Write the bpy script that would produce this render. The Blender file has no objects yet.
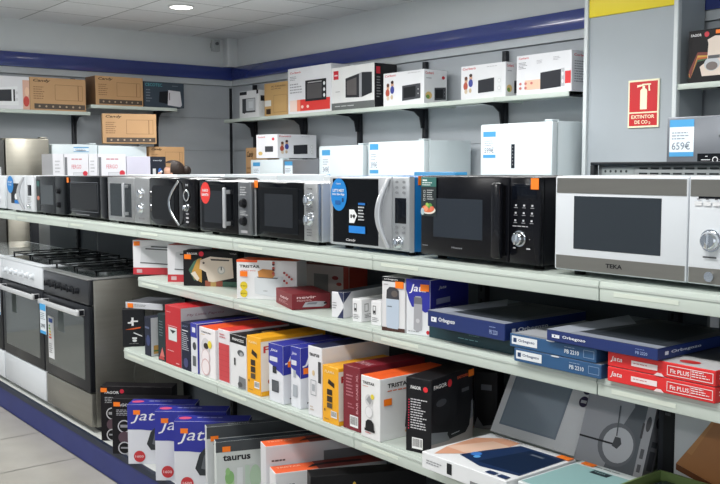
import bpy, bmesh, math, random
from mathutils import Vector, Matrix
random.seed(7)
C = bpy.context.scene.collection
SC = bpy.context.scene
R = math.radians

# ---------------------------------------------------------------- camera, world, light, exposure
F0 = 908.0
yaw, pit, rol = R(51.6765), R(4.7206), R(-.1047)
fw = Vector((-math.sin(yaw)*math.cos(pit), math.cos(yaw)*math.cos(pit), -math.sin(pit)))
rt = Vector((math.cos(yaw), math.sin(yaw), 0)); up = rt.cross(fw)
r2 = rt*math.cos(rol)+up*math.sin(rol); u2 = -rt*math.sin(rol)+up*math.cos(rol)
CAM = Vector((0, -2.09, 1.755))
cd = bpy.data.cameras.new('camera'); co = bpy.data.objects.new('camera', cd); C.objects.link(co)
cd.sensor_width = 36; cd.lens = 36*F0/720; cd.clip_start = .05
m3 = Matrix((r2, u2, -fw)).transposed(); co.matrix_world = Matrix.Translation(CAM) @ m3.to_4x4()
SC.camera = co
w = bpy.data.worlds.new('world'); SC.world = w; w.use_nodes = True
w.node_tree.nodes['Background'].inputs[0].default_value = (.80, .90, 1, 1)
w.node_tree.nodes['Background'].inputs[1].default_value = .35
SC.view_settings.view_transform = 'Standard'; SC.view_settings.look = 'None'
SC.view_settings.gamma = 1; SC.view_settings.use_curve_mapping = False
SC.view_settings.exposure = 0.0
FLOOR, CEIL = .008, 3.31
def area(name, loc, rot, sx, sy, power, col=(1, 1, 1)):
    l = bpy.data.lights.new(name, 'AREA'); l.shape = 'RECTANGLE'; l.size = sx; l.size_y = sy
    l.energy = power; l.color = col
    o = bpy.data.objects.new(name, l); C.objects.link(o); o.location = loc; o.rotation_euler = rot; return o
# added soft fill, as if daylight came in by an unseen shop front
area('added_front_fill', (-3.5, -6.9, 1.75), (R(90), 0, R(180)), 11, 2.8, 180, (.90, .96, 1))
area('added_side_fill', (2.9, -2.5, 1.75), (R(90), 0, R(90)), 6, 2.6, 40, (.90, .95, 1))  # second added fill, from the near side, no source in view

DL = [(-6.25, 2.1, 'round ceiling downlight over the aisle, second from the back wall'), (-4.3, 2.1, 'round ceiling downlight in front of the grey pillar'),
      (-2.3, 2.1, 'round ceiling downlight nearest the near end of the aisle')]
ADDED_PANELS = [(-4.6, -1.3, 'added unseen light panel over the far half of the front aisle', 62), (-1.6, -1.3, 'added unseen light panel over the near half of the front aisle', 52),
          (-7.2, -1.9, 'added unseen light panel near the back wall in front of the cookers', 70), (-3.0, 1.6, 'added unseen light panel over the near half of the rear aisle', 20), (-6.6, 1.3, 'added unseen light panel over the far half of the rear aisle', 42),
          (-4.8, 1.6, 'added unseen light panel over the middle of the rear aisle', 30), (-5.2, -4.6, 'added unseen light panel towards the shop front', 60), (-1.0, -4.6, 'added unseen light panel by the shop front near corner', 40)]  # fill panels out of view, added to brighten both aisles and the walls
def fx(px, y, z):
    n = r2-fw*((px-360)/F0); return -((Vector((0, y, z))-CAM).dot(n))/n.x
def fy(px, x, z):
    n = r2-fw*((px-360)/F0); return -((Vector((x, 0, z))-CAM).dot(n))/n.y
def fz(py, x, y):
    n = u2+fw*((py-242)/F0); return -((Vector((x, y, 0))-CAM).dot(n))/n.z

# ---------------------------------------------------------------- materials
def lin(c):
    c = c/255; return c/12.92 if c <= .04045 else ((c+.055)/1.055)**2.4
MC = {}
def M(rgb, rough=.45, metal=0, noise=0, scale=8, emit=0, coat=0, alpha=1, bump=0, stretch=None):
    k = (tuple(rgb), rough, metal, noise, scale, emit, coat, alpha, bump, stretch)
    if k in MC: return MC[k]
    m = bpy.data.materials.new('surface_%d_%d_%d' % tuple(rgb)); m.use_nodes = True
    nt = m.node_tree; b = nt.nodes['Principled BSDF']
    c = (lin(rgb[0]), lin(rgb[1]), lin(rgb[2]), 1)
    b.inputs['Base Color'].default_value = c; b.inputs['Roughness'].default_value = rough
    b.inputs['Metallic'].default_value = metal; b.inputs['Coat Weight'].default_value = coat
    b.inputs['Alpha'].default_value = alpha
    if max(rgb) < 66 and metal < .3: b.inputs['Specular IOR Level'].default_value = .22
    if emit:
        b.inputs['Emission Color'].default_value = c; b.inputs['Emission Strength'].default_value = emit
    if noise or bump:
        tc = nt.nodes.new('ShaderNodeTexCoord'); mp = nt.nodes.new('ShaderNodeMapping')
        nz = nt.nodes.new('ShaderNodeTexNoise'); nz.inputs['Scale'].default_value = scale; nz.inputs['Detail'].default_value = 5
        if stretch: mp.inputs['Scale'].default_value = stretch
        nt.links.new(tc.outputs['Object'], mp.inputs[0]); nt.links.new(mp.outputs[0], nz.inputs[0])
        if noise:
            cr = nt.nodes.new('ShaderNodeMapRange'); cr.inputs[1].default_value = .3; cr.inputs[2].default_value = .7
            cr.inputs[3].default_value = 1-noise; cr.inputs[4].default_value = 1+noise
            mx = nt.nodes.new('ShaderNodeVectorMath'); mx.operation = 'SCALE'; mx.inputs[0].default_value = c[:3]
            nt.links.new(nz.outputs[0], cr.inputs[0]); nt.links.new(cr.outputs[0], mx.inputs['Scale'])
            nt.links.new(mx.outputs[0], b.inputs['Base Color'])
        if bump:
            bp = nt.nodes.new('ShaderNodeBump'); bp.inputs['Strength'].default_value = bump; bp.inputs['Distance'].default_value = .01
            nt.links.new(nz.outputs[0], bp.inputs['Height']); nt.links.new(bp.outputs[0], b.inputs['Normal'])
    MC[k] = m; return m
def card(rgb): return M(rgb, .5, 0, .03, 6)
INK = lambda rgb: M(rgb, .45)
WHITE, BLACK, RED, ORANGE = (236, 236, 238), (22, 22, 25), (200, 32, 38), (255, 128, 24)

# ---------------------------------------------------------------- mesh builder
TX = {}
def text2d(s, bold, shear):
    k = (s, bold, shear)
    if k not in TX:
        c = bpy.data.curves.new('lettering', 'FONT'); c.body = s; c.resolution_u = 2; c.offset = bold; c.shear = shear
        o = bpy.data.objects.new('lettering', c); me = bpy.data.meshes.new_from_object(o)
        vs = [(v.co.x, v.co.y) for v in me.vertices]; ps = [tuple(p.vertices) for p in me.polygons]
        bpy.data.objects.remove(o); bpy.data.meshes.remove(me); bpy.data.curves.remove(c)
        x0 = min(v[0] for v in vs); x1 = max(v[0] for v in vs); y0 = min(v[1] for v in vs); y1 = max(v[1] for v in vs)
        TX[k] = ([(x-x0, y-y0) for x, y in vs], ps, x1-x0, y1-y0)
    return TX[k]
class Fr:
    def __init__(s, O, U, V):
        s.O, s.U, s.V = Vector(O), Vector(U), Vector(V); s.w = s.U.length; s.h = s.V.length
        s.N = s.U.cross(s.V).normalized(); s.k = 0
    def p(s, u, v, lift=0): return s.O+s.U*u+s.V*v+s.N*(.0007+.00022*s.k+lift)
class G:
    def __init__(s): s.bm = bmesh.new(); s.m = []
    def mi(s, mat):
        if mat not in s.m: s.m.append(mat)
        return s.m.index(mat)
    def poly(s, pts, mat):
        vs = [s.bm.verts.new(p) for p in pts]; f = s.bm.faces.new(vs); f.material_index = s.mi(mat); return f
    def box(s, x0, x1, y0, y1, z0, z1, mat, bev=0, seg=2, edges=None, faces=None):
        x0, x1 = min(x0, x1), max(x0, x1); y0, y1 = min(y0, y1), max(y0, y1); z0, z1 = min(z0, z1), max(z0, z1)
        v = [s.bm.verts.new((x, y, z)) for z in (z0, z1) for y in (y0, y1) for x in (x0, x1)]
        F = {'D': (0, 2, 3, 1), 'T': (4, 5, 7, 6), 'F': (0, 1, 5, 4), 'B': (3, 2, 6, 7), 'L': (2, 0, 4, 6), 'R': (1, 3, 7, 5)}
        fs = []
        for k, ix in F.items():
            f = s.bm.faces.new([v[i] for i in ix])
            f.material_index = s.mi(faces[k] if faces and k in faces else mat); fs.append(f)
        if bev:
            es = {e for f in fs for e in f.edges}
            if edges == 'y': es = {e for e in es if abs(e.verts[0].co.y-e.verts[1].co.y) > 1e-6}
            if edges == 'z': es = {e for e in es if abs(e.verts[0].co.z-e.verts[1].co.z) > 1e-6}
            bmesh.ops.bevel(s.bm, geom=list(es), offset=bev, segments=seg, affect='EDGES', profile=.5)
        return s
    def cyl(s, p, ax, r, L, mat, seg=28, r1=None, cap=None, rim=0):
        ax = Vector(ax).normalized(); a = ax.orthogonal().normalized(); b = ax.cross(a); p = Vector(p)
        r1 = r if r1 is None else r1; rings = [(0, r), (L, r1)]
        if rim: rings = [(0, r), (L-rim, r1), (L, r1-rim)]
        R_ = []
        for d, rr in rings:
            R_.append([s.bm.verts.new(p+ax*d+(a*math.cos(t)+b*math.sin(t))*rr) for t in [2*math.pi*i/seg for i in range(seg)]])
        i_ = s.mi(mat)
        for q in range(len(R_)-1):
            for i in range(seg):
                f = s.bm.faces.new((R_[q][i], R_[q][(i+1) % seg], R_[q+1][(i+1) % seg], R_[q+1][i])); f.material_index = i_
        f = s.bm.faces.new(R_[-1]); f.material_index = s.mi(cap or mat)
        f = s.bm.faces.new(R_[0][::-1]); f.material_index = i_
        return s
    def tube(s, pts, r, mat, seg=10, closed=False):
        pts = [Vector(p) for p in pts]; n = len(pts); rings = []; i_ = s.mi(mat); ref = None
        for i, p in enumerate(pts):
            t = (pts[(i+1) % n]-pts[i-1]) if closed else (pts[min(i+1, n-1)]-pts[max(i-1, 0)])
            t.normalize()
            a = t.orthogonal().normalized() if ref is None else (ref-t*ref.dot(t)).normalized()
            ref = a; b = t.cross(a); rr = r[i] if isinstance(r, (list, tuple)) else r
            rings.append([s.bm.verts.new(p+(a*math.cos(q)+b*math.sin(q))*rr) for q in [2*math.pi*k/seg for k in range(seg)]])
        for i in range(n if closed else n-1):
            A, B = rings[i], rings[(i+1) % n]
            for k in range(seg):
                f = s.bm.faces.new((A[k], A[(k+1) % seg], B[(k+1) % seg], B[k])); f.material_index = i_
        if not closed:
            f = s.bm.faces.new(rings[0][::-1]); f.material_index = i_
            f = s.bm.faces.new(rings[-1]); f.material_index = i_
        return s
    def text(s, fr, t, u, v, hf, col, wf=None, bold=.01, shear=0, rot=0):
        vs, ps, tw, th = text2d(t, bold, shear); k = hf*fr.h/th; kx = wf*fr.w/tw if wf else k
        fr.k += 1; mi = s.mi(INK(col)); ex = fr.U.normalized(); ey = fr.V.normalized()
        if rot: ex, ey = ey, -ex; 
        o = fr.p(u, v)
        if rot: kx = wf*fr.h/tw if wf else k
        bv = [s.bm.verts.new(o+ex*(x*kx)+ey*(y*k)) for x, y in vs]
        for p in ps:
            try: f = s.bm.faces.new([bv[i] for i in p]); f.material_index = mi
            except ValueError: pass
    def draw(s, fr, prints):
        for q in prints:
            k = q[0]
            if k == 'r':
                fr.k += 1; _, a, b, c, d, col = q; s.poly([fr.p(a, b), fr.p(c, b), fr.p(c, d), fr.p(a, d)], INK(col))
            elif k == 'e':
                fr.k += 1; _, a, b, ra, rb, col = q
                s.poly([fr.p(a+ra*math.cos(t), b+rb*math.sin(t)) for t in [2*math.pi*i/22 for i in range(22)]], INK(col))
            elif k == 'c':      # true circle, radius as a fraction of face width
                fr.k += 1; _, a, b, ra, col = q; rb = ra*fr.w/fr.h
                s.poly([fr.p(a+ra*math.cos(t), b+rb*math.sin(t)) for t in [2*math.pi*i/24 for i in range(24)]], INK(col))
            elif k == 'p':
                fr.k += 1; s.poly([fr.p(a, b) for a, b in q[1]], INK(q[2]))
            elif k == 't': s.text(fr, *q[1:])
            elif k == 'l':      # rows of tiny print too small to read
                _, a, b, c, d, n, col = q; fr.k += 1; rr = random.Random(n*7+int(a*99))
                for i in range(n):
                    y = d-(d-b)*i/n; hh = (d-b)/n*.42; x = a; e = a+(c-a)*rr.uniform(.6, 1)
                    while x < e:
                        wd = (c-a)*rr.uniform(.08, .22); s.poly([fr.p(x, y-hh), fr.p(min(x+wd, e), y-hh), fr.p(min(x+wd, e), y), fr.p(x, y)], INK(col)); x += wd+(c-a)*.035
            elif k == 'g':      # frame / outline
                fr.k += 1; _, a, b, c, d, tk, col = q; tv = tk*fr.w/fr.h
                for (x0, y0, x1, y1) in ((a, b, c, b+tv), (a, d-tv, c, d), (a, b+tv, a+tk, d-tv), (c-tk, b+tv, c, d-tv)):
                    s.poly([fr.p(x0, y0), fr.p(x1, y0), fr.p(x1, y1), fr.p(x0, y1)], INK(col))
            elif k == 'bar':    # bar code
                _, a, b, c, d = q; s.draw(fr, [('r', a, b, c, d, (240, 240, 240))]); fr.k += 1; x = a+(c-a)*.08; rr = random.Random(5)
                while x < c-(c-a)*.08:
                    wd = (c-a)*rr.uniform(.02, .06); s.poly([fr.p(x, b+(d-b)*.2), fr.p(x+wd, b+(d-b)*.2), fr.p(x+wd, d-(d-b)*.1), fr.p(x, d-(d-b)*.1)], INK((20, 20, 20))); x += wd+(c-a)*.05
    def obj(s, name, parent=None, loc=(0, 0, 0), rz=0, smooth=True, label=None, rot=None):
        bmesh.ops.recalc_face_normals(s.bm, faces=[f for f in s.bm.faces]) if False else None
        me = bpy.data.meshes.new(name); s.bm.to_mesh(me); s.bm.free()
        for m in s.m: me.materials.append(m)
        if smooth:
            me.shade_smooth(); me.set_sharp_from_angle(angle=R(32))
        o = bpy.data.objects.new(name, me); C.objects.link(o); o.location = loc
        o.rotation_euler = rot or (0, 0, rz)
        if parent: o.parent = parent
        if label: o['label'] = label
        return o
def tag(o, label, cat, group=None):
    o['label'] = label; o['category'] = cat
    if group: o['group'] = group
    return o
def thing(name, label, cat, loc, rz=0, group=None):
    o = bpy.data.objects.new(name, None); C.objects.link(o); o.location = loc; o.rotation_euler = (0, 0, rz)
    o.empty_display_size = .1; return tag(o, label, cat, group)
def struct(g, name, **k):
    o = g.obj(name, **k); o['kind'] = 'structure'; return o

def faces(x0, x1, y0, y1, z0, z1):
    return {'F': Fr((x0, y0, z0), (x1-x0, 0, 0), (0, 0, z1-z0)), 'R': Fr((x1, y0, z0), (0, y1-y0, 0), (0, 0, z1-z0)),
            'L': Fr((x0, y1, z0), (0, y0-y1, 0), (0, 0, z1-z0)), 'T': Fr((x0, y0, z1), (x1-x0, 0, 0), (0, y1-y0, 0))}
def sticker(parent, fr, u, v, sw=.036, sh=.024, col=ORANGE, name='price_sticker'):
    g = G(); fr.k += 3; a = sw/fr.w/2; b = sh/fr.h/2
    lo = [fr.p(u-a, v-b), fr.p(u+a, v-b), fr.p(u+a, v+b), fr.p(u-a, v+b)]
    hi = [p+fr.N*.0008 for p in lo]; mt = M(col, .5)
    g.poly(hi, mt)
    for i in range(4): g.poly([lo[i], lo[(i+1) % 4], hi[(i+1) % 4], hi[i]], mt)
    return g.obj(name, parent, smooth=False)

def solve_w(px, x, y, z, th):       # how far along the face to reach a sight line
    n = r2-fw*((px-360)/F0); d = Vector((math.cos(th), math.sin(th), 0))
    return -((Vector((x, y, z))-CAM).dot(n))/d.dot(n)
def carton(name, label, cat, group, pl, pr, pt, d, z, y, rot=0, col=WHITE, fc=None, prints=None, st=None, h=None, w_=None, x=None, pd=None, lid=None):
    th = R(rot); x = fx(pl, y, z+.1) if x is None else x
    wd = w_ or solve_w(pr, x, y, z+.1, th); h = h or fz(pt, x, y)-z
    if pd: d = solve_w(pd, x+wd*math.cos(th), y+wd*math.sin(th), z+h, th+math.pi/2)
    if pd and z > 2: d = min(d, .275)
    base = Vector((x, y, 0))+Vector((math.cos(th), math.sin(th), 0))*(wd/2)+Vector((-math.sin(th), math.cos(th), 0))*(d/2)
    g = G(); F = faces(-wd/2, wd/2, -d/2, d/2, 0, h)
    g.box(-wd/2, wd/2, -d/2, d/2, 0, h, card(col), .0018, 1, faces={k: card(c) for k, c in (fc or {}).items()})
    # flap seam along the longer direction of the lid
    seam = tuple(int(c*.72) for c in ((fc or {}).get('T', col)))
    g.draw(F['T'], [('r', .0, .496, 1, .504, seam)] if wd > d else [('r', .496, 0, .504, 1, seam)])
    for k, ps in (prints or {}).items(): g.draw(F[k], ps)
    o = g.obj(name, None, (base.x, base.y, z+.0004), th, smooth=False)
    tag(o, label, cat, group)
    if st:
        for f_, u, v in (st if isinstance(st, list) else [st]): sticker(o, F[f_], u, v)
    return o

# ---------------------------------------------------------------- the room
X0, X1, Y0, Y1 = -9.84, 3.2, -7.1, 3.7
wallc = M((216, 220, 222), .75, 0, .02, 2, bump=.03); panelc = M((176, 182, 188), .6, 0, .03, 3)
g = G(); g.box(X0-.1, X1+.1, Y0-.1, Y1+.1, FLOOR-.12, FLOOR-.004, M((120, 118, 112), .7))
ft = [M((176, 172, 163), .22, 0, .05, 5), M((168, 165, 157), .25, 0, .06, 4)]; T = .67
rr = random.Random(3); i0 = -15
for i in range(-15, 5):
    for j in range(-11, 6):
        xa, ya = max(i*T+.1, X0), max(j*T-.1, Y0); xb, yb = min(i*T+.1+T-.008, X1), min(j*T-.1+T-.008, Y1)
        if xb > xa and yb > ya: g.poly([(xa, ya, FLOOR), (xb, ya, FLOOR), (xb, yb, FLOOR), (xa, yb, FLOOR)], rr.choice(ft))
struct(g, 'floor', smooth=False)
g = G(); g.box(X0-.1, X1+.1, Y0-.1, Y1+.1, CEIL+.003, CEIL+.1, M((120, 122, 124), .9))
cm = [M((232, 234, 236), .9, 0, .015, 14, bump=.05), M((226, 228, 230), .9, 0, .015, 14, bump=.05)]
for i in range(0, 20):
    for j in range(-17, 6):
        xa, ya = X0+i*.663, 1.13+(j)*.672; xb, yb = min(xa+.653, X1), min(ya+.662, Y1); ya = max(ya, Y0)
        if xb > xa and yb > ya: g.poly([(xa, yb, CEIL), (xb, yb, CEIL), (xb, ya, CEIL), (xa, ya, CEIL)], rr.choice(cm))
struct(g, 'ceiling', smooth=False)
g = G(); g.box(X0-.15, X1+.15, Y1, Y1+.15, FLOOR, CEIL, wallc); struct(g, 'wall_right')
g = G(); g.box(X0-.15, X0, Y0, Y1, FLOOR, CEIL, wallc); struct(g, 'wall_back')
g = G(); g.box(X1, X1+.15, Y0, Y1, FLOOR, .35, wallc); g.box(X1, X1+.15, Y0, Y1, 3.1, CEIL, wallc)
g.box(X1, X1+.15, Y0, -5.6, .35, 3.1, wallc); g.box(X1, X1+.15, .6, Y1, .35, 3.1, wallc); struct(g, 'wall_near')
g = G(); g.box(X0, X1, Y0-.15, Y0, FLOOR, .3, wallc); g.box(X0, X1, Y0-.15, Y0, 3.2, CEIL, wallc)
g.box(X0, -9.1, Y0-.15, Y0, .3, 3.2, wallc); g.box(2.1, X1, Y0-.15, Y0, .3, 3.2, wallc); struct(g, 'wall_front')
g = G()
for k in range(6):
    g.box(-9.1+k*2.24-.03, -9.1+k*2.24+.03, Y0-.1, Y0-.02, .3, 3.2, M((60, 62, 66), .4, .6))
g.box(-9.1, 2.1, Y0-.1, Y0-.02, 3.14, 3.2, M((60, 62, 66), .4, .6)); struct(g, 'window_1')
# grey slat panelling under the blue band, with grooves
def panelling(name, along, a0, a1, c):
    g = G(); z = FLOOR; pm = panelc; dm = M((152, 158, 165), .7)
    n = 7; hh = (2.74-FLOOR)/n
    for k in range(n):
        z0, z1 = FLOOR+k*hh, FLOOR+(k+1)*hh-.006
        if along == 'x':
            g.box(a0, a1, c-.02, c, z0, z1, pm); g.box(a0, a1, c-.012, c, z1, z1+.006, dm)
        else:
            g.box(c, c+.02, a0, a1, z0, z1, pm); g.box(c, c+.012, a0, a1, z1, z1+.006, dm)
    struct(g, name, smooth=False)
panelling('trim_1', 'x', X0+.02, X1, Y1); panelling('trim_2', 'y', Y0, Y1-.02, X0)
blue = M((48, 62, 130), .2, 0, .05, 3, coat=.6)
g = G(); g.box(X0+.07, X1, Y1-.07, Y1, 2.81, 2.965, blue, .006); struct(g, 'trim_3')
g = G(); g.box(X0, X0+.07, Y0, Y1, 2.81, 2.965, blue, .006); struct(g, 'trim_4')
lt = M((190, 196, 200), .5)
g = G(); g.box(X0+.05, X1, Y1-.05, Y1, 2.742, 2.808, lt); struct(g, 'trim_5')
g = G(); g.box(X0, X0+.05, Y0, Y1-.05, 2.742, 2.808, lt); struct(g, 'trim_6')
g = G(); g.box(X0, X0+.12, Y1-.14, Y1, 2.97, CEIL, wallc, .004); struct(g, 'trim_7')
# ceiling lamps
def downlight(x, y, label):
    t = thing('recessed_downlight', label, 'ceiling light', (x, y, CEIL-.012), 0, 'round downlights in the ceiling')
    g = G(); g.tube([(math.cos(a)*.115, math.sin(a)*.115, .004) for a in [2*math.pi*i/36 for i in range(36)]], .012, M((225, 225, 225), .4), 8, True); g.obj('trim_ring', t)
    g = G(); g.cyl((0, 0, .012), (0, 0, -1), .105, .012, M((255, 252, 244), .5, emit=14), 32); g.obj('lens', t)
    l = bpy.data.lights.new('downlight_lamp', 'SPOT'); l.energy = 110; l.spot_size = R(130); l.spot_blend = .8; l.shadow_soft_size = .1
    o = bpy.data.objects.new('downlight_lamp', l); C.objects.link(o); o.location = (x, y, CEIL-.05)
downlight(-8.08, 2.1, 'round white downlight glowing in the tiled ceiling')
for x, y, lb in DL: downlight(x, y, lb)
def added_panel(x, y, lb, pw=26):  # builds one added fill panel with its area lamp
    t = thing('added_light_panel', lb, 'ceiling light', (x, y, CEIL-.03), 0, 'added light panels in the ceiling, out of view')
    g = G(); g.box(-.67, .67, -.33, .33, 0, .026, M((225, 225, 225), .4), .004); g.obj('frame', t)
    g = G(); g.box(-.63, .63, -.29, .29, -.004, .002, M((250, 252, 255), .5, emit=2.2)); g.obj('diffuser', t)
    area('added_panel_lamp', (x, y, CEIL-.045), (0, 0, 0), 1.24, .56, pw, (1, .985, .96))
for x, y, lb, pw in ADDED_PANELS: added_panel(x, y, lb, pw)

# pillar with the sign
g = G(); pg = M((160, 168, 174), .5, 0, .02, 3)
PXa, PXb = fx(582.6, 3.29, 2.2), fx(676.3, 3.29, 2.2)
g.box(PXa+.03, PXb-.03, 3.31, Y1-.075, FLOOR, CEIL, pg)
tw = M((205, 212, 214), .35)
g.box(PXa, PXa+.035, 3.29, 3.33, FLOOR, CEIL, tw, .003); g.box(PXb-.035, PXb, 3.29, 3.33, FLOOR, CEIL, tw, .003)
g.box(PXb-.03, PXb-.012, 3.33, Y1-.08, FLOOR, CEIL, pg); g.box(PXa+.012, PXa+.03, 3.33, Y1-.08, FLOOR, CEIL, pg)
struct(g, 'wall_pillar')
g = G(); g.box(PXa+.037, PXb-.037, 3.298, 3.312, 2.815, 3.09, M((236, 214, 40), .4), .002); o = struct(g, 'trim_8')
g = G(); X_, Z_ = -3.825, 2.02; sw_, sh_ = .245, .325
g.box(X_, X_+sw_, 3.300, 3.3095, Z_, Z_+sh_, M((236, 232, 200), .4), .002)
fr = Fr((X_, 3.300, Z_), (sw_, 0, 0), (0, 0, sh_)); cr = (240, 236, 205)
g.draw(fr, [('r', .05, .33, .95, .96, (196, 26, 34)), ('r', .05, .04, .95, .3, (196, 26, 34)),
    ('r', .40, .38, .62, .76, cr), ('e', .51, .76, .11, .06, cr), ('r', .47, .8, .55, .87, cr), ('p', [(.3, .84), (.5, .87), (.5, .9), (.3, .89)], cr), ('r', .46, .88, .74, .91, cr),
    ('p', [(.66, .87), (.70, .88), (.72, .76), (.67, .76)], cr), ('t', 'EXTINTOR', .13, .19, .075, cr, .74, .02), ('t', 'DE CO', .24, .08, .075, cr, .42, .02), ('t', '2', .69, .07, .05, cr, .06, .02)])
o = g.obj('fire_extinguisher_sign', smooth=False); tag(o, 'red and cream fire extinguisher sign on the grey pillar', 'sign')

# ---------------------------------------------------------------- shelving
shm = M((196, 206, 198), .38, 0, .02, 3); shd = M((190, 198, 192), .45); blk = M((34, 36, 42), .45, .3)
Z1, Z2, Z3, ZP = 1.435, 1.163, .785, .190
mods = [-8.66, -7.64, -6.62, -5.605, -4.59, -3.575, -2.57, -1.565, -.55, .46]
gon = thing('gondola_shelving', 'long white metal shelving unit holding microwaves and boxed appliances', 'shelving', ((mods[0]+mods[-1])/2, .6, FLOOR))
L0 = Vector((-(mods[0]+mods[-1])/2, -.6, -FLOOR))
def gpart(g, n, **k):
    bmesh.ops.translate(g.bm, verts=g.bm.verts, vec=L0); return g.obj(n, gon, **k)
def shelf(a, b, y0, y1, zt, th=.052):
    g = G(); lip = .012
    g.box(a+.0015, b-.0015, y0+lip, y1, zt-.022, zt, shm)
    g.box(a+.0015, b-.0015, y0, y0+lip, zt-th, zt, shm, .0035)
    g.box(a+.002, b-.002, y0-.0025, y0+.001, zt-.018, zt-.012, shd)
    g.box(a+.05, a+.25, y0-.0012, y0+.001, zt-.038, zt-.026, M((212, 220, 208), .5))
    g.box(a+.01, b-.01, y0+.1, y0+.13, zt-.045, zt-.02, shd); g.box(a+.01, b-.01, y1-.13, y1-.1, zt-.045, zt-.02, shd)
    return g
for i in range(len(mods)-1):
    a, b = mods[i], mods[i+1]
    gpart(shelf(a, b, 0, .595, Z1, .056), 'shelf')
    if i == 0: continue
    g = shelf(a, b, .0, .595, Z1, .056)
    bmesh.ops.scale(g.bm, vec=(1, -1, 1), verts=g.bm.verts); bmesh.ops.translate(g.bm, verts=g.bm.verts, vec=(0, 1.21, 0)); bmesh.ops.reverse_faces(g.bm, faces=g.bm.faces); gpart(g, 'shelf')
    if a > -4.7:
        gpart(shelf(a, b, 0, .585, Z2), 'shelf'); gpart(shelf(a, b, -.09, .585, Z3, .058), 'shelf')
    g = G(); g.box(a, b, -.085, .59, .14, ZP, M((205, 208, 204), .4, 0, .05, 4)); g.box(a, b, -.105, -.085, .155, ZP, M((34, 42, 60), .4)); gpart(g, 'base_deck')
    g = G(); g.box(a, b, -.1, -.07, FLOOR, .155, M((38, 48, 112), .55, 0, .06, 5)); gpart(g, 'plinth')
    if b > -8.2+.6:
        g = G(); g.box(a+.02, b-.02, .597, .613, ZP, Z1-.06, M((74, 80, 86), .6, 0, .03, 3)); gpart(g, 'back_panel')
ups = [fx(30, .57, 1.3), fx(76, .57, 1.3), -5.6, -4.59, -3.575, -2.57, fx(673, .57, 1.3), -.55]
for x in ups:
    g = G(); g.box(x-.02, x+.02, .57, .64, FLOOR, Z1-.024, blk, .003)
    for k in range(24): g.box(x-.004, x+.004, .5685, .571, .15+k*.05, .17+k*.05, M((10, 10, 12), .6))
    gpart(g, 'upright')
for x in mods[4:-1]:
    for zz in (Z2, Z3, Z1):
        g = G(); g.poly([(x-.002+.004, .04, zz-.024), (x+.002, .57, zz-.024), (x+.002, .57, zz-.1), (x+.002, .04, zz-.05)], blk)
        v = g.bm.faces[:] if False else None
        r_ = bmesh.ops.extrude_face_region(g.bm, geom=list(g.bm.faces)); bmesh.ops.translate(g.bm, vec=(-.004, 0, 0), verts=[e for e in r_['geom'] if isinstance(e, bmesh.types.BMVert)])
        gpart(g, 'shelf_bracket')

def wall_shelving(name, label, posts, shelves, axis):
    cx = sum(posts)/len(posts)
    loc = (cx, Y1-.03, FLOOR) if axis == 'x' else (X0+.03, cx, FLOOR)
    t = thing(name, label, 'shelving', loc)
    def put(g, n):
        if axis == 'y':     # built along x against y=0, turned to run along y facing +x
            bmesh.ops.rotate(g.bm, verts=g.bm.verts, cent=(0, 0, 0), matrix=Matrix.Rotation(R(90), 3, 'Z'))
        bmesh.ops.translate(g.bm, verts=g.bm.verts, vec=(0, 0, -FLOOR)); g.obj(n, t)
    for p in posts:
        g = G(); x = p-cx; g.box(x-.022, x+.022, -.04, 0, FLOOR, 2.72, blk, .003); put(g, 'upright')
    for a, b, z in shelves:
        a -= cx; b -= cx; g = G(); D = .37
        g.box(a, b, -D+.012, -.04, z-.02, z, shm); g.box(a, b, -D, -D+.012, z-.037, z, shm, .003)
        g.box(a, a+.012, -D+.012, -.04, z-.037, z, shm); g.box(b-.012, b, -D+.012, -.04, z-.037, z, blk); put(g, 'shelf')
        for p in posts:
            x = p-cx
            if a-.05 < x < b+.05:
                g = G(); pts = [(-.04, z-.02), (-D+.05, z-.02), (-D+.05, z-.034), (-.16, z-.05), (-.09, z-.1), (-.07, z-.2), (-.04, z-.2)]
                vs = [[g.bm.verts.new((x+s, q[0], q[1])) for q in pts] for s in (-.007, .007)]; g.mi(blk)
                g.bm.faces.new(vs[0]); g.bm.faces.new(vs[1][::-1])
                for i in range(7): g.bm.faces.new((vs[0][i], vs[1][i], vs[1][(i+1) % 7], vs[0][(i+1) % 7]))
                bmesh.ops.recalc_face_normals(g.bm, faces=g.bm.faces); put(g, 'bracket')
    return t
ZW = 2.31
pw = [fx(p, 3.66, 2.15) for p in (231, 256, 305.5, 360.5, 426, 505.7)]
wall_shelving('bracket_shelving', 'white wall shelf on black brackets along the right wall holding oven and microwave cartons', pw,
              [(-9.38, -8.45, ZW), (-8.447, -7.36, ZW), (-7.357, -5.87, ZW), (-5.867, -5.09, ZW), (-5.087, -4.34, ZW)], 'x')
pq = [fx(p, 3.66, 2.3) for p in (665+22,)]
wall_shelving('bracket_shelving', 'short white wall shelf right of the pillar holding the coffee maker carton', [-3.2, -2.2, -1.2],
              [(-3.47, -2.4, 2.295), (-2.397, -1.2, 2.295)], 'x')
wall_shelving('bracket_shelving', 'white wall shelves at two heights on the back wall holding brown cartons', [fy(74, X0+.05, 2.2), fy(156, X0+.05, 2.2)],
              [(-.3, 1.71, 2.345), (1.72, 2.73, 2.425)], 'y')

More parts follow.
